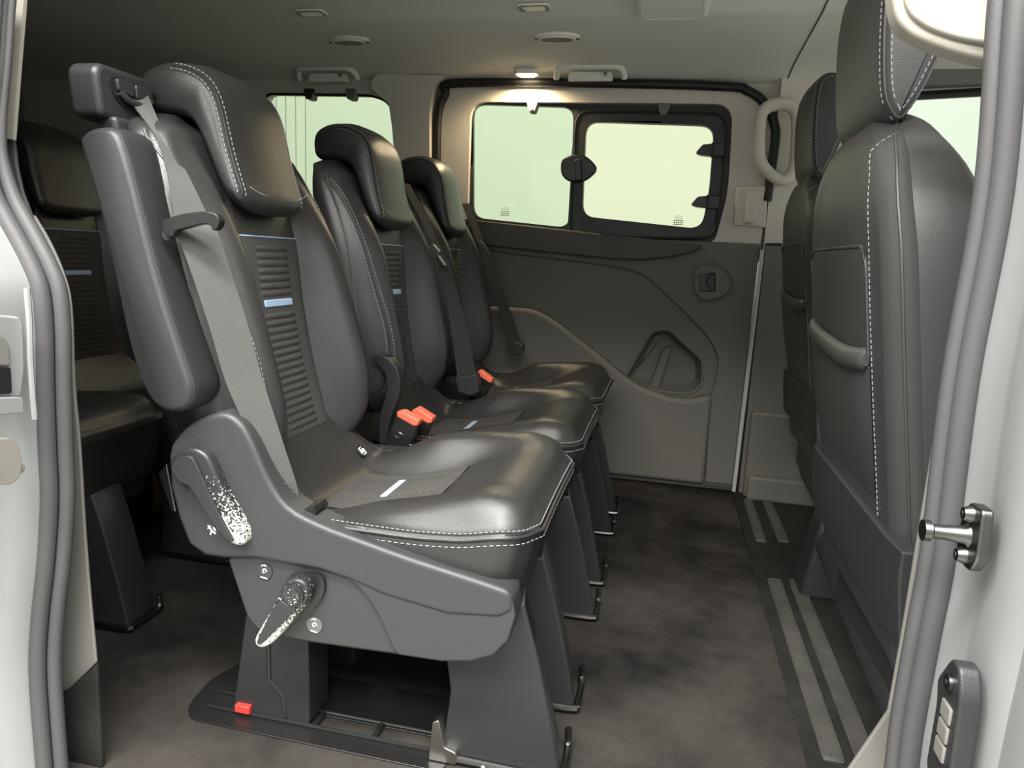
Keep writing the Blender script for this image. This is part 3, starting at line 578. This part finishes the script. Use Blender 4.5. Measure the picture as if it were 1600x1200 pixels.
def make_seat(label, cat, group, shift=(0, 0, 0), near=False, belt=None, detail=2):
    org = (-0.40, Y0, 0.0)
    t = thing('passenger_seat', label, cat, org, group, shift)
    WARP['s'] = 0.055 if near else 0.0
    bk = mk('backrest', *once('b', backrest_mesh), leather, t, ang=60)
    cu = mk('cushion', *once('c', cushion_mesh), leather, t, ang=60)
    hr = mk('headrest', *once('h', headrest_mesh), leather, t, ang=60)
    for s in (-1, 1): mk('headrest_post', *cyl((-.765, Y0 + s * .055, .945), (-.765, Y0 + s * .055, .985), .012, 12), plast2, t)
    for s in (-1, 1): mk('post_collar', *disc((-.765, Y0 + s * .055, .958), 'Z', .020, .016, 18), plast2, t)
    # fabric inserts, ribs, tags
    ys = list(np.linspace(-.096, .096, 13)); zs = list(np.linspace(.455, .79, 26))
    ins = mk('fabric_insert', *patch(ys, zs, lambda y, z, o: (bfront(y, z) + o, Y0 + y, z), .0022), fabric, t)
    xs = list(np.linspace(-.532, -.325, 20))
    ins2 = mk('fabric_insert', *patch(ys, xs, lambda y, x, o: (x, Y0 + y, ctop(x, y) + o), .0022, True), fabric, t)
    mk('tag', *prism(rr(Y0 - .044, Y0 + .044, .6745, .6865, .003), 'X', bfront(0, .68) - .001, bfront(0, .68) + .0045), bluem, t, bevel=.001)
    z = ctop(-.44, 0)
    def tilt(V, x0, z0, sl): return [(a, b, c + (a - x0) * sl) for a, b, c in V]
    V, F = prism(rr(-.447, -.434, Y0 - .046, Y0 + .046, .003), 'Z', z - .001, z + .004)
    mk('tag', tilt(V, -.44, z, .18), F, bluem, t, bevel=.001)
    mk('insert_piping', *tube([(bfront(y, .792) + .002, Y0 + y, .792) for y in np.linspace(-.097, .097, 9)], .0013, 6), bluem, t)
    for k in range(25):
        z = .468 + .0127 * k
        if abs(z - .6805) < .011: continue
        P = [(bfront(y, z) + .0022, Y0 + y, z) for y in (-.05, -.047, -.02, .02, .047, .05)]
        mk('rib', *tube(P, [.0012, .0046, .0054, .0054, .0046, .0012], 8, flat=.36, ref=(0, 0, 1)), fabric, ins)
    for k in range(15):
        x = -.522 + .0122 * k
        if abs(x + .4405) < .0115: continue
        P = [(x, Y0 + y, ctop(x, y) + .0022) for y in (-.05, -.047, -.02, .02, .047, .05)]
        mk('rib', *tube(P, [.0010, .0044, .0052, .0052, .0044, .0010], 8, flat=.36, ref=(1, 0, 0)), fabric, ins2)
    if detail:
        # seams
        L = []
        for yy in (-.187, -.178): L.append(stitches(frontline(yy, .47, .925, 40)))
        for yy in (.192,): L.append(stitches(frontline(yy, .46, .93, 40)))
        mk('stitching', *join(*L), thread, bk, kind='stuff')
        mk('seam_piping', *tube(frontline(-.1825, .45, .935, 40, .0006), .0018, 6), leather, bk)
        L = []
        L.append(stitches(hr_edge(Y0 - .1095, .0070))); L.append(stitches(hr_edge(Y0 - .097, .0008)))
        zb = [hr_round((-.6335 - .004 * (1 - abs(v)), Y0 + v * .093, .862 - .008 * (1 - abs(v)))) for v in np.linspace(-1, 1, 15)]
        L.append(stitches([(float(a) + .006, float(b), float(c)) for a, b, c in zb]))
        L.append(stitches(hr_edge(Y0 + .080, .0018)))
        mk('stitching', *join(*L), thread, hr, kind='stuff')
        mk('seam_piping', *tube(hr_edge(Y0 - .1035, .0035), .0018, 6), leather, hr)
        def rim(dz, out):
            P = []
            for x in np.linspace(-.52, -.163, 30): P.append((float(x), Y0 - sm(float(x), CW) - out, sm(float(x), CS) + dz))
            q = P[-1]
            for y in np.linspace(-.17, .17, 14): P.append((-.149 + out * .9, Y0 + float(y), sm(-.157, CS) + dz + .004 * (1 - (y / .17) ** 2)))
            for x in np.linspace(-.163, -.50, 24): P.append((float(x), Y0 + sm(float(x), CW) + out, sm(float(x), CS) + dz))
            return P
        mk('seam_piping', *tube(rim(-.004, .0055), .0028, 6), leather, cu)
        mk('stitching', *join(stitches(rim(.004, .0012)), stitches(rim(-.014, .0068), .0095, .0055)), thread, cu, kind='stuff')
        for sd in (-1, 1): mk('seam_piping', *tube([(x, Y0 + sd * y, ctop(x, sd * y) + .0008) for x, y in cr([(-.61, .125), (-.585, .150), (-.56, .166), (-.535, .176), (-.515, .18)], 4)], .0014, 6), leather, cu)
        mk('seam_crease', *tube([(x, Y0 + y, ctop(x, y) + .0006) for x, y in cr([(-.335, -.10), (-.325, -.03), (-.325, .03), (-.335, .10)], 4)], .0012, 6), leather, cu)
        # child seat anchor sign on the rear slope
        c = Vector((-.583, Y0 + .118, ctop(-.583, .118) + .004))
        if near:
            c0 = Vector((-.5565, Y0 + .122, ctop(-.5565, .122) + .0005)); ev = Vector((-.62, 0, .78)); en = Vector((.78, 0, .62))
            pt = lambda a, b, d: tuple(c0 + Vector((0, 1, 0)) * a + ev * b + en * d)
            V, F = prism(rr(-.012, .012, -.013, .013, .009), 'Z', 0, .003)
            sg = mk('anchor_sign', [pt(*v) for v in V], F, plast2, t, bevel=.001)
            mk('anchor_symbol', *join(tube([pt(a, b, .0035) for a, b in ((-.002, -.008), (.007, -.008), (.007, .004))], .0013, 5), tube([pt(a, b, .0035) for a, b in ((-.006, -.005), (-.006, .008), (.002, .008))], .0013, 5), tube([pt(-.003, -.003, .0035), pt(.003, .003, .0035)], .0026, 6)), white, sg)
    # under-structure
    mk('seat_pan', *box(-.60, -.20, Y0 - .185, Y0 + .19, .215, .32), plast, t, bevel=.02)
    for s, y0, y1 in ((-1, -.178, -.10), (1, -.005, .085)):
        P = [(-.30, .235), (-.165, .28), (-.14, .20), (-.115, .10), (-.098, .022), (-.098, 0.004), (-.285, .004), (-.278, .05), (-.272, .12), (-.285, .20)]
        rw = []
        for yy, k in ((Y0 + y0, 0), (Y0 + y0 + .004, 0), (Y0 + y1, 1)):
            rw.append([(a + (-.012 if (k and a > -.2) else 0), yy, b) for a, b in P])
        V, F = loft(rw)
        lg = mk('leg', V, F, legm, t, bevel=.006)
        mk('foot_rail', *join(tube(cr([(-.255, Y0 + y0 - .006, .010), (-.105, Y0 + y0 - .006, .010), (-.092, Y0 + y0 + .012, .012), (-.092, Y0 + y1 - .012, .012), (-.094, Y0 + y1 - .004, .040)], 4), .006, 8)), steel if False else metal, lg)
        if near and s < 0:
            mk('foot_catch', *prism(rnd([(-.300, .004), (-.255, .004), (-.255, .024), (-.275, .03), (-.285, .075), (-.295, .07)], .004), 'Y', Y0 + y0 - .012, Y0 + y0 + .01), steel, lg, bevel=.002)
            mk('foot_lettering', *join(*[box(-.20 + .008 * k, -.196 + .008 * k, Y0 + y0 - .0125, Y0 + y0 - .012, .008, .0115) for k in range(8)] + [disc((-.212, Y0 + y0 - .0122, .010), 'Y', .003, -.0006, 10)]), white, lg, kind='stuff')
        P = [(-.62, .225), (-.515, .225), (-.513, .004), (-.655, .004), (-.645, .06)]
        rl = mk('rear_leg', *prism(rnd(P, .008), 'Y', Y0 + y0 + .01, Y0 + y1), plast, t, bevel=.008)
        if near and s < 0:
            mk('pressed_rib', *tube([(-.585, Y0 + y0 + .010, .19), (-.585, Y0 + y0 + .010, .075), (-.560, Y0 + y0 + .010, .05), (-.556, Y0 + y0 + .010, .012)], .004, 8), plast, rl)
            mk('lock_marker', *box(-.645, -.618, Y0 + y0 + .001, Y0 + y0 + .012, .008, .022), redd, rl, bevel=.002)
    WARP['s'] = 0.0
    if belt:
        bl = mk('belt', *ribbon(*belt[0]), webm if near else webd, t, ang=80)
        tg = mk('belt_tongue', *prism(rnd(belt[1], .006), 'Y', belt[2], belt[2] + .014), plast2 if near else metal, t, bevel=.004)
    return t

def lift(E, n=5): return cr(E, n)
# near seat with side cover, levers, folded armrest, belt guide
nbL = [(-0.8206,0.955,0.9989),(-0.7751,0.94,0.96),(-0.7309,0.92,0.9206),(-0.7063,0.905,0.8812),(-0.688,0.89,0.8434),(-0.6775,0.882,0.8031),(-0.6707,0.88,0.7823),(-0.6514,0.88,0.7321),(-0.6272,0.885,0.6521),(-0.6081,0.89,0.5787),(-0.5679,0.895,0.4861),(-0.5533,0.9,0.4236),(-0.54,0.905,0.3917)]
nbR = [(-0.8011,0.985,1.0076),(-0.7691,0.965,0.9668),(-0.7327,0.94,0.9274),(-0.699,0.935,0.8816),(-0.6739,0.925,0.8498),(-0.6508,0.92,0.8134),(-0.6325,0.915,0.7905),(-0.6134,0.915,0.7381),(-0.5874,0.915,0.6614),(-0.5661,0.915,0.5877),(-0.5342,0.915,0.4943),(-0.5119,0.915,0.4297),(-0.5079,0.915,0.4023)]
tong = [(-0.6835,0.8005),(-0.6802,0.8058),(-0.6528,0.8145),(-0.6161,0.82),(-0.5987,0.8173),(-0.5931,0.8082),(-0.5973,0.7978),(-0.6052,0.7933),(-0.6069,0.8017),(-0.6216,0.8029),(-0.6637,0.7918),(-0.6661,0.7831),(-0.6772,0.7835)]
s1 = make_seat('nearest black leather seat with a folded armrest and levers on its side cover', 'seat', None, near=True, belt=((lift(nbL), lift(nbR)), tong, .862))
def up(m): return m
mk('belt_stud', *disc((-.679, .8725, .786), 'Y', .0075, -.006, 18), plast, s1)
mk('belt_stitch', *join(*[stitches([Vector(a) + Vector((0, -.003, 0)), Vector(b) + Vector((0, -.003, 0))], .004, .003, .0007) for a, b in zip([(-0.552,0.898,0.4284),(-0.5501,0.898,0.4217),(-0.5481,0.898,0.415),(-0.545,0.898,0.4084)], [(-0.5112,0.912,0.4357),(-0.5102,0.912,0.4289),(-0.5092,0.912,0.4211),(-0.5082,0.912,0.4142)])]), rubberd, s1, kind='stuff')
shell = cr([(-0.6991,0.4643),(-0.6906,0.4868),(-0.6595,0.518),(-0.6117,0.5388),(-0.5811,0.5295),(-0.5603,0.5004),(-0.5367,0.4504),(-0.5067,0.4106),(-0.4565,0.3899),(-0.3972,0.3756),(-0.32,0.3585),(-0.2262,0.3409),(-0.1759,0.3306)], 3) + [(-0.171,0.3239),(-0.1672,0.3008),(-0.1874,0.288),(-0.2611,0.2807),(-0.3572,0.2948),(-0.4115,0.3111),(-0.4566,0.3192),(-0.5595,0.3223),(-0.6107,0.3149),(-0.6431,0.3144),(-0.671,0.329),(-0.6869,0.3697),(-0.698,0.4167)]
sh_ = mk('side_cover', *prism(shell, 'Y', .876, .934), shellm, s1, bevel=.020, segs=6)
low = [(-0.6141,0.3164),(-0.5416,0.3268),(-0.4139,0.3154),(-0.3207,0.3078),(-0.1715,0.3119),(-0.1651,0.2919),(-0.1733,0.2539),(-0.1932,0.2269),(-0.2271,0.2109),(-0.2697,0.2032),(-0.3428,0.2003),(-0.4801,0.1958),(-0.5596,0.1979),(-0.5808,0.2176)]
lc = mk('lower_cover', *prism(rnd(low, .014), 'Y', .886, .935), shellm, s1, bevel=.008)
bul = cr([(-0.4264,0.3158),(-0.3965,0.3005),(-0.3665,0.2635),(-0.3441,0.2172),(-0.334,0.2048)], 3) + [(-0.2682,0.2065),(-0.2259,0.2141),(-0.1921,0.23),(-0.1723,0.2568),(-0.1642,0.2947),(-0.1708,0.3192),(-0.2625,0.324),(-0.3578,0.3338)]
mk('front_bulge', *prism(bul, 'Y', .879, .93), shellm, s1, bevel=.010, segs=4)
mk('cover_slot', *prism(rnd([(-0.4976,0.3968),(-0.477,0.4093),(-0.4689,0.3985),(-0.4894,0.388)], .003), 'Y', .895, .933), plast2, s1)
lev1m = worn('worn_recline_lever', (.020, .021, .021), .34, .47)
l1 = mk('recline_lever', *prism(cr([(-0.6806,0.446),(-0.682,0.4633),(-0.6687,0.4783),(-0.6452,0.4875),(-0.6247,0.4811),(-0.6119,0.4615),(-0.5954,0.425),(-0.5727,0.3872),(-0.5629,0.3631),(-0.5684,0.3495),(-0.5871,0.3499),(-0.6095,0.3686),(-0.6316,0.3992),(-0.6518,0.4241),(-0.6726,0.4333)], 3, True), 'Y', .858, .882), lev1m, s1, bevel=.006)
mk('lever_cap', *prism(cr([(-0.6755,0.451),(-0.6739,0.4637),(-0.663,0.4726),(-0.6461,0.4763),(-0.6361,0.466),(-0.6197,0.4315),(-0.5952,0.3832),(-0.5794,0.3559),(-0.5938,0.3608),(-0.6109,0.3801),(-0.6299,0.405),(-0.6479,0.43),(-0.6645,0.4358)], 3, True), 'Y', .8535, .860), plast, l1, bevel=.003)
mk('lever_pictogram', *join(tube([(-0.618,0.852,0.3762),(-0.6119,0.852,0.3692),(-0.6058,0.852,0.3651)], .0011, 5), tube([(-0.6119,0.852,0.3692),(-0.6142,0.852,0.363)], .0011, 5), tube([(-0.6181,0.852,0.3713),(-0.6138,0.852,0.3758)], .0009, 5), tube([(-0.6097,0.852,0.3744),(-0.6057,0.852,0.37)], .0009, 5)), white, l1)
lev2m = worn('worn_tip_lever', (.020, .021, .021), .19, .33)
mk('lever_recess', *prism(cr([(-0.5101,0.2944),(-0.4893,0.3066),(-0.4586,0.3111),(-0.4495,0.2965),(-0.4556,0.2724),(-0.4793,0.2431),(-0.5054,0.2388)], 3, True), 'Y', .8795, .889), plast2, s1)
l2 = mk('tip_lever', *prism(cr([(-0.5078,0.288),(-0.4995,0.3032),(-0.4852,0.3093),(-0.4712,0.3055),(-0.4642,0.2918),(-0.4694,0.2711),(-0.4857,0.2484),(-0.5033,0.2252),(-0.5244,0.2011),(-0.5423,0.1907),(-0.5527,0.1983),(-0.545,0.2182),(-0.5236,0.2554)], 3, True), 'Y', .860, .882), lev2m, s1, bevel=.005)
mk('lever_cap', *prism(cr([(-0.5118,0.2713),(-0.4955,0.2689),(-0.4833,0.2659),(-0.4957,0.2489),(-0.5217,0.2192),(-0.5397,0.1997),(-0.5459,0.2027),(-0.5351,0.2271)], 3, True), 'Y', .8565, .861), plast, l2, bevel=.002)
cc = [(-0.4872,0.2842)][0]
mk('lever_boss', *disc((cc[0], .861, cc[1]), 'Y', .0165, -.005, 26), plast, l2)
mk('lever_button', *disc((cc[0], .857, cc[1]), 'Y', .0125, -.003, 26), lev2m, l2)
for cx, cy, backing in ((413, 893, False), (491, 977, True)):
    c0 = {413: [(-0.5487,0.3008)], 491: [(-0.468,0.2274)]}[cx][0]; yy = .8845
    V = [tube([(c0[0] + .0042 * (1 - .09 * k) * math.cos(k * .6), yy - .001, c0[1] + .0055 * (1 - .09 * k) * math.sin(k * .6)) for k in range(11)], .0009, 5),
         tube([(c0[0] - .006, yy - .001, c0[1] - .009), (c0[0] + .005, yy - .001, c0[1] - .011)], .0009, 5),
         tube([(c0[0] - .004 + .0025 * k, yy - .001, c0[1] + .0085 + .002 * math.sin(k)) for k in range(4)], .0009, 5)]
    pg = mk('pictogram_disc', *disc((c0[0], yy + .003, c0[1]), 'Y', .0125, -.0035, 26), discm if backing else shellm, s1)
    mk('pictogram', *join(*V), white, pg)
arm = cr([(-0.7966,0.8991),(-0.7914,0.9142),(-0.7766,0.9226),(-0.7533,0.9253),(-0.7357,0.9198),(-0.7241,0.897),(-0.7084,0.8408),(-0.6835,0.7395),(-0.6599,0.662),(-0.6392,0.6009),(-0.6322,0.5743),(-0.6401,0.5516),(-0.6621,0.5394),(-0.6879,0.5416),(-0.7079,0.5602),(-0.7238,0.594),(-0.7394,0.6521),(-0.7574,0.749),(-0.7783,0.8388)], 3, True)
am = mk('armrest', *puff(arm, [(.846, .0095), (.848, .006), (.852, .0025), (.860, 0), (.885, -.001), (.905, 0), (.915, .003), (.922, .008), (.924, .012)]), leather3, s1, ang=60)
mk('seam_piping', *tube([(a, .854, b) for a, b in inset(arm, .003)], .0014, 6, True), leather2, am)
gb = mk('belt_guide', *prism(rnd([(.890, .945), (.884, 1.006), (.895, 1.018), (.99, 1.018), (1.003, 1.004), (1.0, .955), (.985, .94)], .012), 'X', -.845, -.795), plast, s1, bevel=.008)
mk('guide_slot', *prism(rnd([(.912, .980), (.906, 1.004), (.990, 1.004), (.995, .980), (.975, .966), (.93, .966)], .008), 'X', -.797, -.7925), plast2, gb)
mk('guide_lid', *prism(rnd([(.918, .986), (.916, 1.002), (.949, 1.002), (.949, .982)], .004), 'X', -.795, -.788), plast, gb, bevel=.002)
mk('guide_lid', *prism(rnd([(.953, .982), (.953, 1.002), (.986, 1.002), (.986, .986)], .004), 'X', -.795, -.788), plast, gb, bevel=.002)
mk('guide_roller', *tube(cr([(-.790, .922, .984), (-.787, .937, .975), (-.787, .968, .974), (-.790, .985, .984)], 3), .005, 10), plast, gb)
mk('guide_column', *prism([(.915, .88), (.905, .95), (.985, .95), (.985, .88)], 'X', -.815, -.785), plast, s1, bevel=.008)
mk('rear_bracket', *prism([(-0.7377,0.4262),(-0.7212,0.4433),(-0.7078,0.368),(-0.7157,0.367)], 'Y', .90, .93), metal, s1, bevel=.002)

def belted(L, Rr, n=5): return (cr(L, n), cr(Rr, n))
# the shifted seats: their belt lines are given at the place of the seat and moved back to the prototype
def back(P, d): return [(a, b - d, c) for a, b, c in P]
mL = [(-0.698,1.8,0.9541),(-0.6775,1.8,0.9124),(-0.6405,1.8,0.8515),(-0.6031,1.8,0.7787),(-0.5831,1.8,0.7045),(-0.5649,1.8,0.6346),(-0.5455,1.8,0.5365),(-0.5275,1.8,0.4333)]; mR = [(-0.6897,1.83,0.9542),(-0.6672,1.83,0.9153),(-0.6297,1.83,0.8535),(-0.5954,1.83,0.7845),(-0.5643,1.83,0.7116),(-0.535,1.83,0.6415),(-0.508,1.83,0.5446),(-0.4841,1.83,0.4427)]
s2 = make_seat('middle black leather seat of the row between the near and the far seat', 'seat', None, (0, .5, 0), belt=(belted(back(mL, .5), back(mR, .5)), [(a, b) for a, b in [(-0.6214,0.7959),(-0.6057,0.8015),(-0.5858,0.7826),(-0.589,0.7726),(-0.5689,0.7471),(-0.574,0.7419),(-0.5924,0.7675)]], 1.285))
fL = [(-0.6913,2.33,0.9446),(-0.6645,2.33,0.8829),(-0.6352,2.33,0.8167),(-0.5998,2.33,0.7164),(-0.5603,2.33,0.6284),(-0.5088,2.33,0.4838)]; fR = [(-0.6755,2.36,0.9475),(-0.6461,2.36,0.8852),(-0.6164,2.36,0.8184),(-0.5764,2.36,0.7259),(-0.5343,2.36,0.6394),(-0.4729,2.36,0.4897)]
s3 = make_seat('far black leather seat of the row beside the sliding door', 'seat', None, (0, 1.0, 0), belt=(belted(back(fL, 1.0), back(fR, 1.0)), [(a, b) for a, b in [(-0.6372,0.8248),(-0.6195,0.8255),(-0.5942,0.8014),(-0.58,0.7789),(-0.5864,0.7744),(-0.6094,0.7944),(-0.63,0.8104)]], 1.315))
ORGS = {s2: .5, s3: 1.0}
mk('anchor_boot', *prism(rnd([(-0.513,0.4791),(-0.4849,0.4965),(-0.4577,0.4875),(-0.4584,0.4568),(-0.4957,0.4451)], .004), 'Y', 1.32, 1.36), plast, s3, bevel=.004)
mk('belt_boot', *prism(rnd([(-0.5384,0.4519),(-0.4795,0.4638),(-0.4686,0.4156),(-0.495,0.4026),(-0.5261,0.4105)], .004), 'Y', 1.30, 1.34), plast, s2, bevel=.004)
# buckles stand on stalks fixed to the seat beside them
def buckle(parent, y, pts, red, d, emblem=False):
    b = mk('buckle', *prism(rnd(pts, .004), 'Y', y - d - .012, y - d + .012), plast2, parent, bevel=.003)
    mk('buckle_button', *prism(rnd(red, .003), 'Y', y - d - .0135, y - d + .0135), redm, b, bevel=.003)
    if emblem:
        c = (sum(p[0] for p in pts) / len(pts), sum(p[1] for p in pts) / len(pts))
        mk('buckle_emblem', *tube([(a, y - d - .0125, e) for a, e in ellip(c, .009, .0055, 18)], .0007, 5, True), metal, b)
buckle(s1, 1.375, [(-0.5312,0.4389),(-0.4837,0.4214),(-0.5039,0.3719),(-0.5574,0.3719),(-0.5546,0.3806)], [(-0.5313,0.4472),(-0.5199,0.4497),(-0.4811,0.4327),(-0.4837,0.4214),(-0.4936,0.419),(-0.5311,0.4362)], 0, True)
buckle(s2, 1.425, [(-0.5152,0.4356),(-0.4694,0.42),(-0.5,0.3564),(-0.5492,0.36)], [(-0.5168,0.4411),(-0.5053,0.4479),(-0.4682,0.4287),(-0.4708,0.417),(-0.4795,0.4147),(-0.5151,0.4313)], .5)
buckle(s3, 1.89, [(-0.4934,0.4541),(-0.4518,0.4357),(-0.4738,0.3861),(-0.5117,0.3975)], [(-0.4955,0.4594),(-0.4883,0.4636),(-0.4521,0.4411),(-0.4534,0.4301),(-0.4608,0.4294),(-0.4951,0.4485)], 1.0)
cov = cr([(-0.5999,0.5561),(-0.5752,0.558),(-0.5532,0.5432),(-0.5396,0.5139),(-0.5416,0.472),(-0.561,0.4137),(-0.5676,0.3673),(-0.584,0.3685),(-0.5833,0.4258),(-0.5708,0.4722),(-0.57,0.5114),(-0.5865,0.535),(-0.6012,0.5422)], 3, True)
mk('recliner_cover', *prism([(a, b) for a, b in cov], 'Y', .895, .925), plast, s2, bevel=.008, segs=3)
mk('recliner_cover', *prism([(a - .06, b) for a, b in inset(cov, -.002)], 'Y', .905, .93), plast, s3, bevel=.008, segs=3)
# third row, in the dark behind
for k, (dy, lb) in enumerate(((0.0, 'third row seat in the dark directly behind the near seat'), (.5, 'middle seat of the dark third row seen past the armrest'))):
    make_seat(lb, 'seat', 'third row seats', (-.90, dy, 0), detail=0)

# floor rail plate under the near seat
rl = thing('floor_rail_plate', 'black metal floor rail plate sunk in the carpet under the near seat', 'floor rail', (-.5, .96, 0.0))
mk('plate', *prism(rnd([(-.735, .945), (-.71, .915), (-.27, .912), (-.27, 1.09), (-.72, 1.09), (-.745, 1.02)], .02), 'Z', 0.0, .003, [rnd([(-.50, .955), (-.405, .955), (-.405, .985), (-.50, .985)], .004), rnd([(-.395, .955), (-.305, .955), (-.305, .985), (-.395, .985)], .004)]), plast2, rl, bevel=.001)
for y in (.950, .990): mk('rail', *tube([(-.70, y, .006), (-.28, y, .006)], .0035, 8), metal if y > .97 else plast2, rl)
for x in (-.505, -.40, -.302): mk('cross_bar', *box(x - .004, x + .004, .95, .99, .001, .008), plast2, rl, bevel=.001)

# ------------------------------------------------------------------ front seats seen from behind (built at the near one, centre y 1.14)
YC = 1.14
GX = [(.27, .335), (.30, .328), (.45, .306), (.65, .273), (.80, .250), (.90, .238), (.95, .240), (.98, .252), (.998, .268)]
GW = [(.27, .245), (.45, .250), (.70, .252), (.80, .248), (.85, .238), (.89, .222), (.925, .195), (.955, .155), (.975, .115), (.990, .07), (.998, .04)]
GT = [(.27, .13), (.60, .135), (.83, .115), (.92, .09), (.97, .06), (.998, .025)]
def gback(y, z):
    h = sm(z, GW); a = abs(y); return sm(z, GX) + .030 * step01(h - .05, h, a) ** 1.5 - .004 * step01(h - .07, h - .04, a)
def front_back_mesh():
    rws = []
    for z in np.concatenate([np.linspace(.27, .80, 20), np.linspace(.82, .965, 12), np.linspace(.972, .998, 6)]):
        z = float(z); h = sm(z, GW); t = sm(z, GT); xb = sm(z, GX)
        tb = [1 - (1 - v) ** 1.0 for v in np.linspace(-1, 1, 21)]
        ys = [h * v for v in (-1, -.985, -.95, -.9, -.85, -.8, -.7, -.5, -.25, 0, .25, .5, .7, .8, .85, .9, .95, .985, 1)]
        loop = [(gback(y, z), YC + y, z) for y in ys]
        xe = gback(h, z); xf = xb + t
        loop += [(xe + (xf - xe) * .35, YC + h + .004, z), (xe + (xf - xe) * .8, YC + h, z), (xf, YC + h - .02, z), (xf - .03, YC + h * .5, z), (xf - .03, YC - h * .5, z), (xf, YC - h + .02, z), (xe + (xf - xe) * .8, YC - h, z), (xe + (xf - xe) * .35, YC - h - .004, z)]
        rws.append(loop)
    V, F = loft(rws); return V, [q[::-1] for q in F]
FH = cr([(.247, .992), (.238, 1.03), (.231, 1.094), (.229, 1.15), (.236, 1.195), (.265, 1.21), (.305, 1.19), (.322, 1.13), (.312, 1.075), (.299, 1.03), (.284, .992), (.266, .970)], 3, True)
def front_seat(label, shift, dz=0.0):
    WARP['dz'] = dz
    t = thing('front_seat', label, 'seat', (.40, YC, 0.0), None, shift)
    bk = mk('backrest', *front_back_mesh(), leather2, t, ang=60)
    hr = mk('headrest', *puff(FH, [(YC - .137, .0105), (YC - .136, .009), (YC - .132, .005), (YC - .124, .0015), (YC - .11, 0), (YC - .06, -.003), (YC, -.004), (YC + .06, -.003), (YC + .11, 0), (YC + .124, .0015), (YC + .132, .005), (YC + .136, .009), (YC + .137, .0105)]), leather2, t, ang=60)
    e = [(a, YC - .1368, b) for a, b in inset(FH, .0105)]; mk('stitching', *join(stitches(e + e[:1]), stitches([(a, YC - .122, b) for a, b in inset(FH, .0008)])), thread, hr, kind='stuff')
    mk('seam_piping', *tube([(a, YC - .1305, b) for a, b in inset(FH, .0038)], .0018, 6, True), leather2, hr)
    for s in (-1, 1):
        mk('headrest_post', *cyl((.272, YC + s * .062, .965), (.268, YC + s * .062, 1.02), .0075, 14), steel, t)
        mk('post_collar', *loft([[(.272 + q * math.cos(a * .35), YC + s * .062 + q * math.sin(a * .35), z) for a in range(18)] for z, q in ((.970, .026), (.984, .024), (.990, .018), (.992, .010))]), plast2, t)
    mk('seam_piping', *tube([(gback(-sm(z, GW) * .93, z) - .0008, YC - sm(z, GW) * .93, z) for z in np.linspace(.42, .97, 40)], .0020, 6), leather2, bk)
    L = [stitches([(gback(-.150, z) - .0012, YC - .150, z) for z in np.linspace(.46, .955, 40)]),
         stitches([(sm(z, GX) + .112 + .0, YC - sm(z, GW) * .96 - .001, z) for z in np.linspace(.80, .94, 14)], .009, .006, .0009)]
    mk('stitching', *join(*L), thread, bk, kind='stuff')
    # map pocket
    pk = [( -.138, .655), (-.140, .79), (-.12, .815), (.19, .815), (.215, .80), (.222, .655)]
    pk = rnd(pk, .02)
    P = [(gback(a, b) - .0015, YC + a, b) for a, b in pk]
    mk('pocket_piping', *tube(P, .0024, 6, True), leather2, bk)
    mk('pocket_panel', *patch(list(np.linspace(-.136, .216, 12)), list(np.linspace(.655, .812, 10)), lambda y, z, o: (gback(y, z) - o, YC + y, z), .003), leather2, bk)
    lp = cr([(gback(-.136, .668) - .004, YC - .136, .668), (gback(-.10, .664) - .010, YC - .10, .664), (gback(-.03, .662) - .012, YC - .03, .662), (gback(.08, .668) - .012, YC + .08, .668), (gback(.17, .676) - .010, YC + .17, .676), (gback(.222, .684) - .004, YC + .222, .684)], 5)
    mk('pocket_lip', *tube(lp, [.009] + [.0155] * (len(lp) - 2) + [.009], 12, flat=.6, ref=(0, 0, 1)), leather2, bk)
    mk('pocket_front', *patch(list(np.linspace(-.14, .225, 14)), list(np.linspace(.48, .66, 10)), lambda y, z, o: (gback(y, z) - .0012 - o * math.sin(math.pi * min(1, (z - .48) / .14) / 2) * max(0, min(1, (y + .14) / .03, (.225 - y) / .03)), YC + y, z), .010), leather2, bk)
    # hard lower back, seat base and rail covers
    V, F = loft([[(sm(z, GX) - .010 + .10 * max(0, abs(y) - .22) - .004 * (z < .45), YC + y, z) for y in np.linspace(-.266, .262, 12)] + [(sm(z, GX) + .03, YC + y, z) for y in np.linspace(.262, -.266, 12)] for z in (.335, .36, .42, .452, .456)])
    mk('lower_back_panel', V, F, legm, t, bevel=.003)
    mk('seat_cushion_base', *box(.36, .85, YC - .22, YC + .23, .16, .36), plast, t, bevel=.02)
    mk('rail_cover', *tube(cr([(.418, YC + (.30 if dz else .47), .185), (.414, YC + (.24 if dz else .40), .185), (.400, YC + .10, .18), (.392, YC - .25, .175)], 5), .047, 14, flat=.8), legm, t)
    mk('seat_foot', *prism([(.37, .0), (.385, .20), (.50, .20), (.52, .0)], 'Y', YC - .24, YC - .16), plast, t, bevel=.01)
    if dz: return t
    V, F = prism([(YC + .56, .0), (YC + .575, .20), (YC + .665, .20), (YC + .68, .0)], 'X', .375, .56)
    mk('seat_riser', [(a + (.03 if c > .1 else 0), b, c) for a, b, c in V], F, legm, t, bevel=.012)
    mk('rail_catch', *box(.41, .48, YC + .59, YC + .65, .20, .225), plast2, t, bevel=.006)
    return t
front_seat('near black leather front seat seen from behind with map pocket', (0, 0, 0))
front_seat('far black leather front seat standing in shade behind the near front seat', (.09, .97, 0), .045)
WARP['dz'] = 0.0
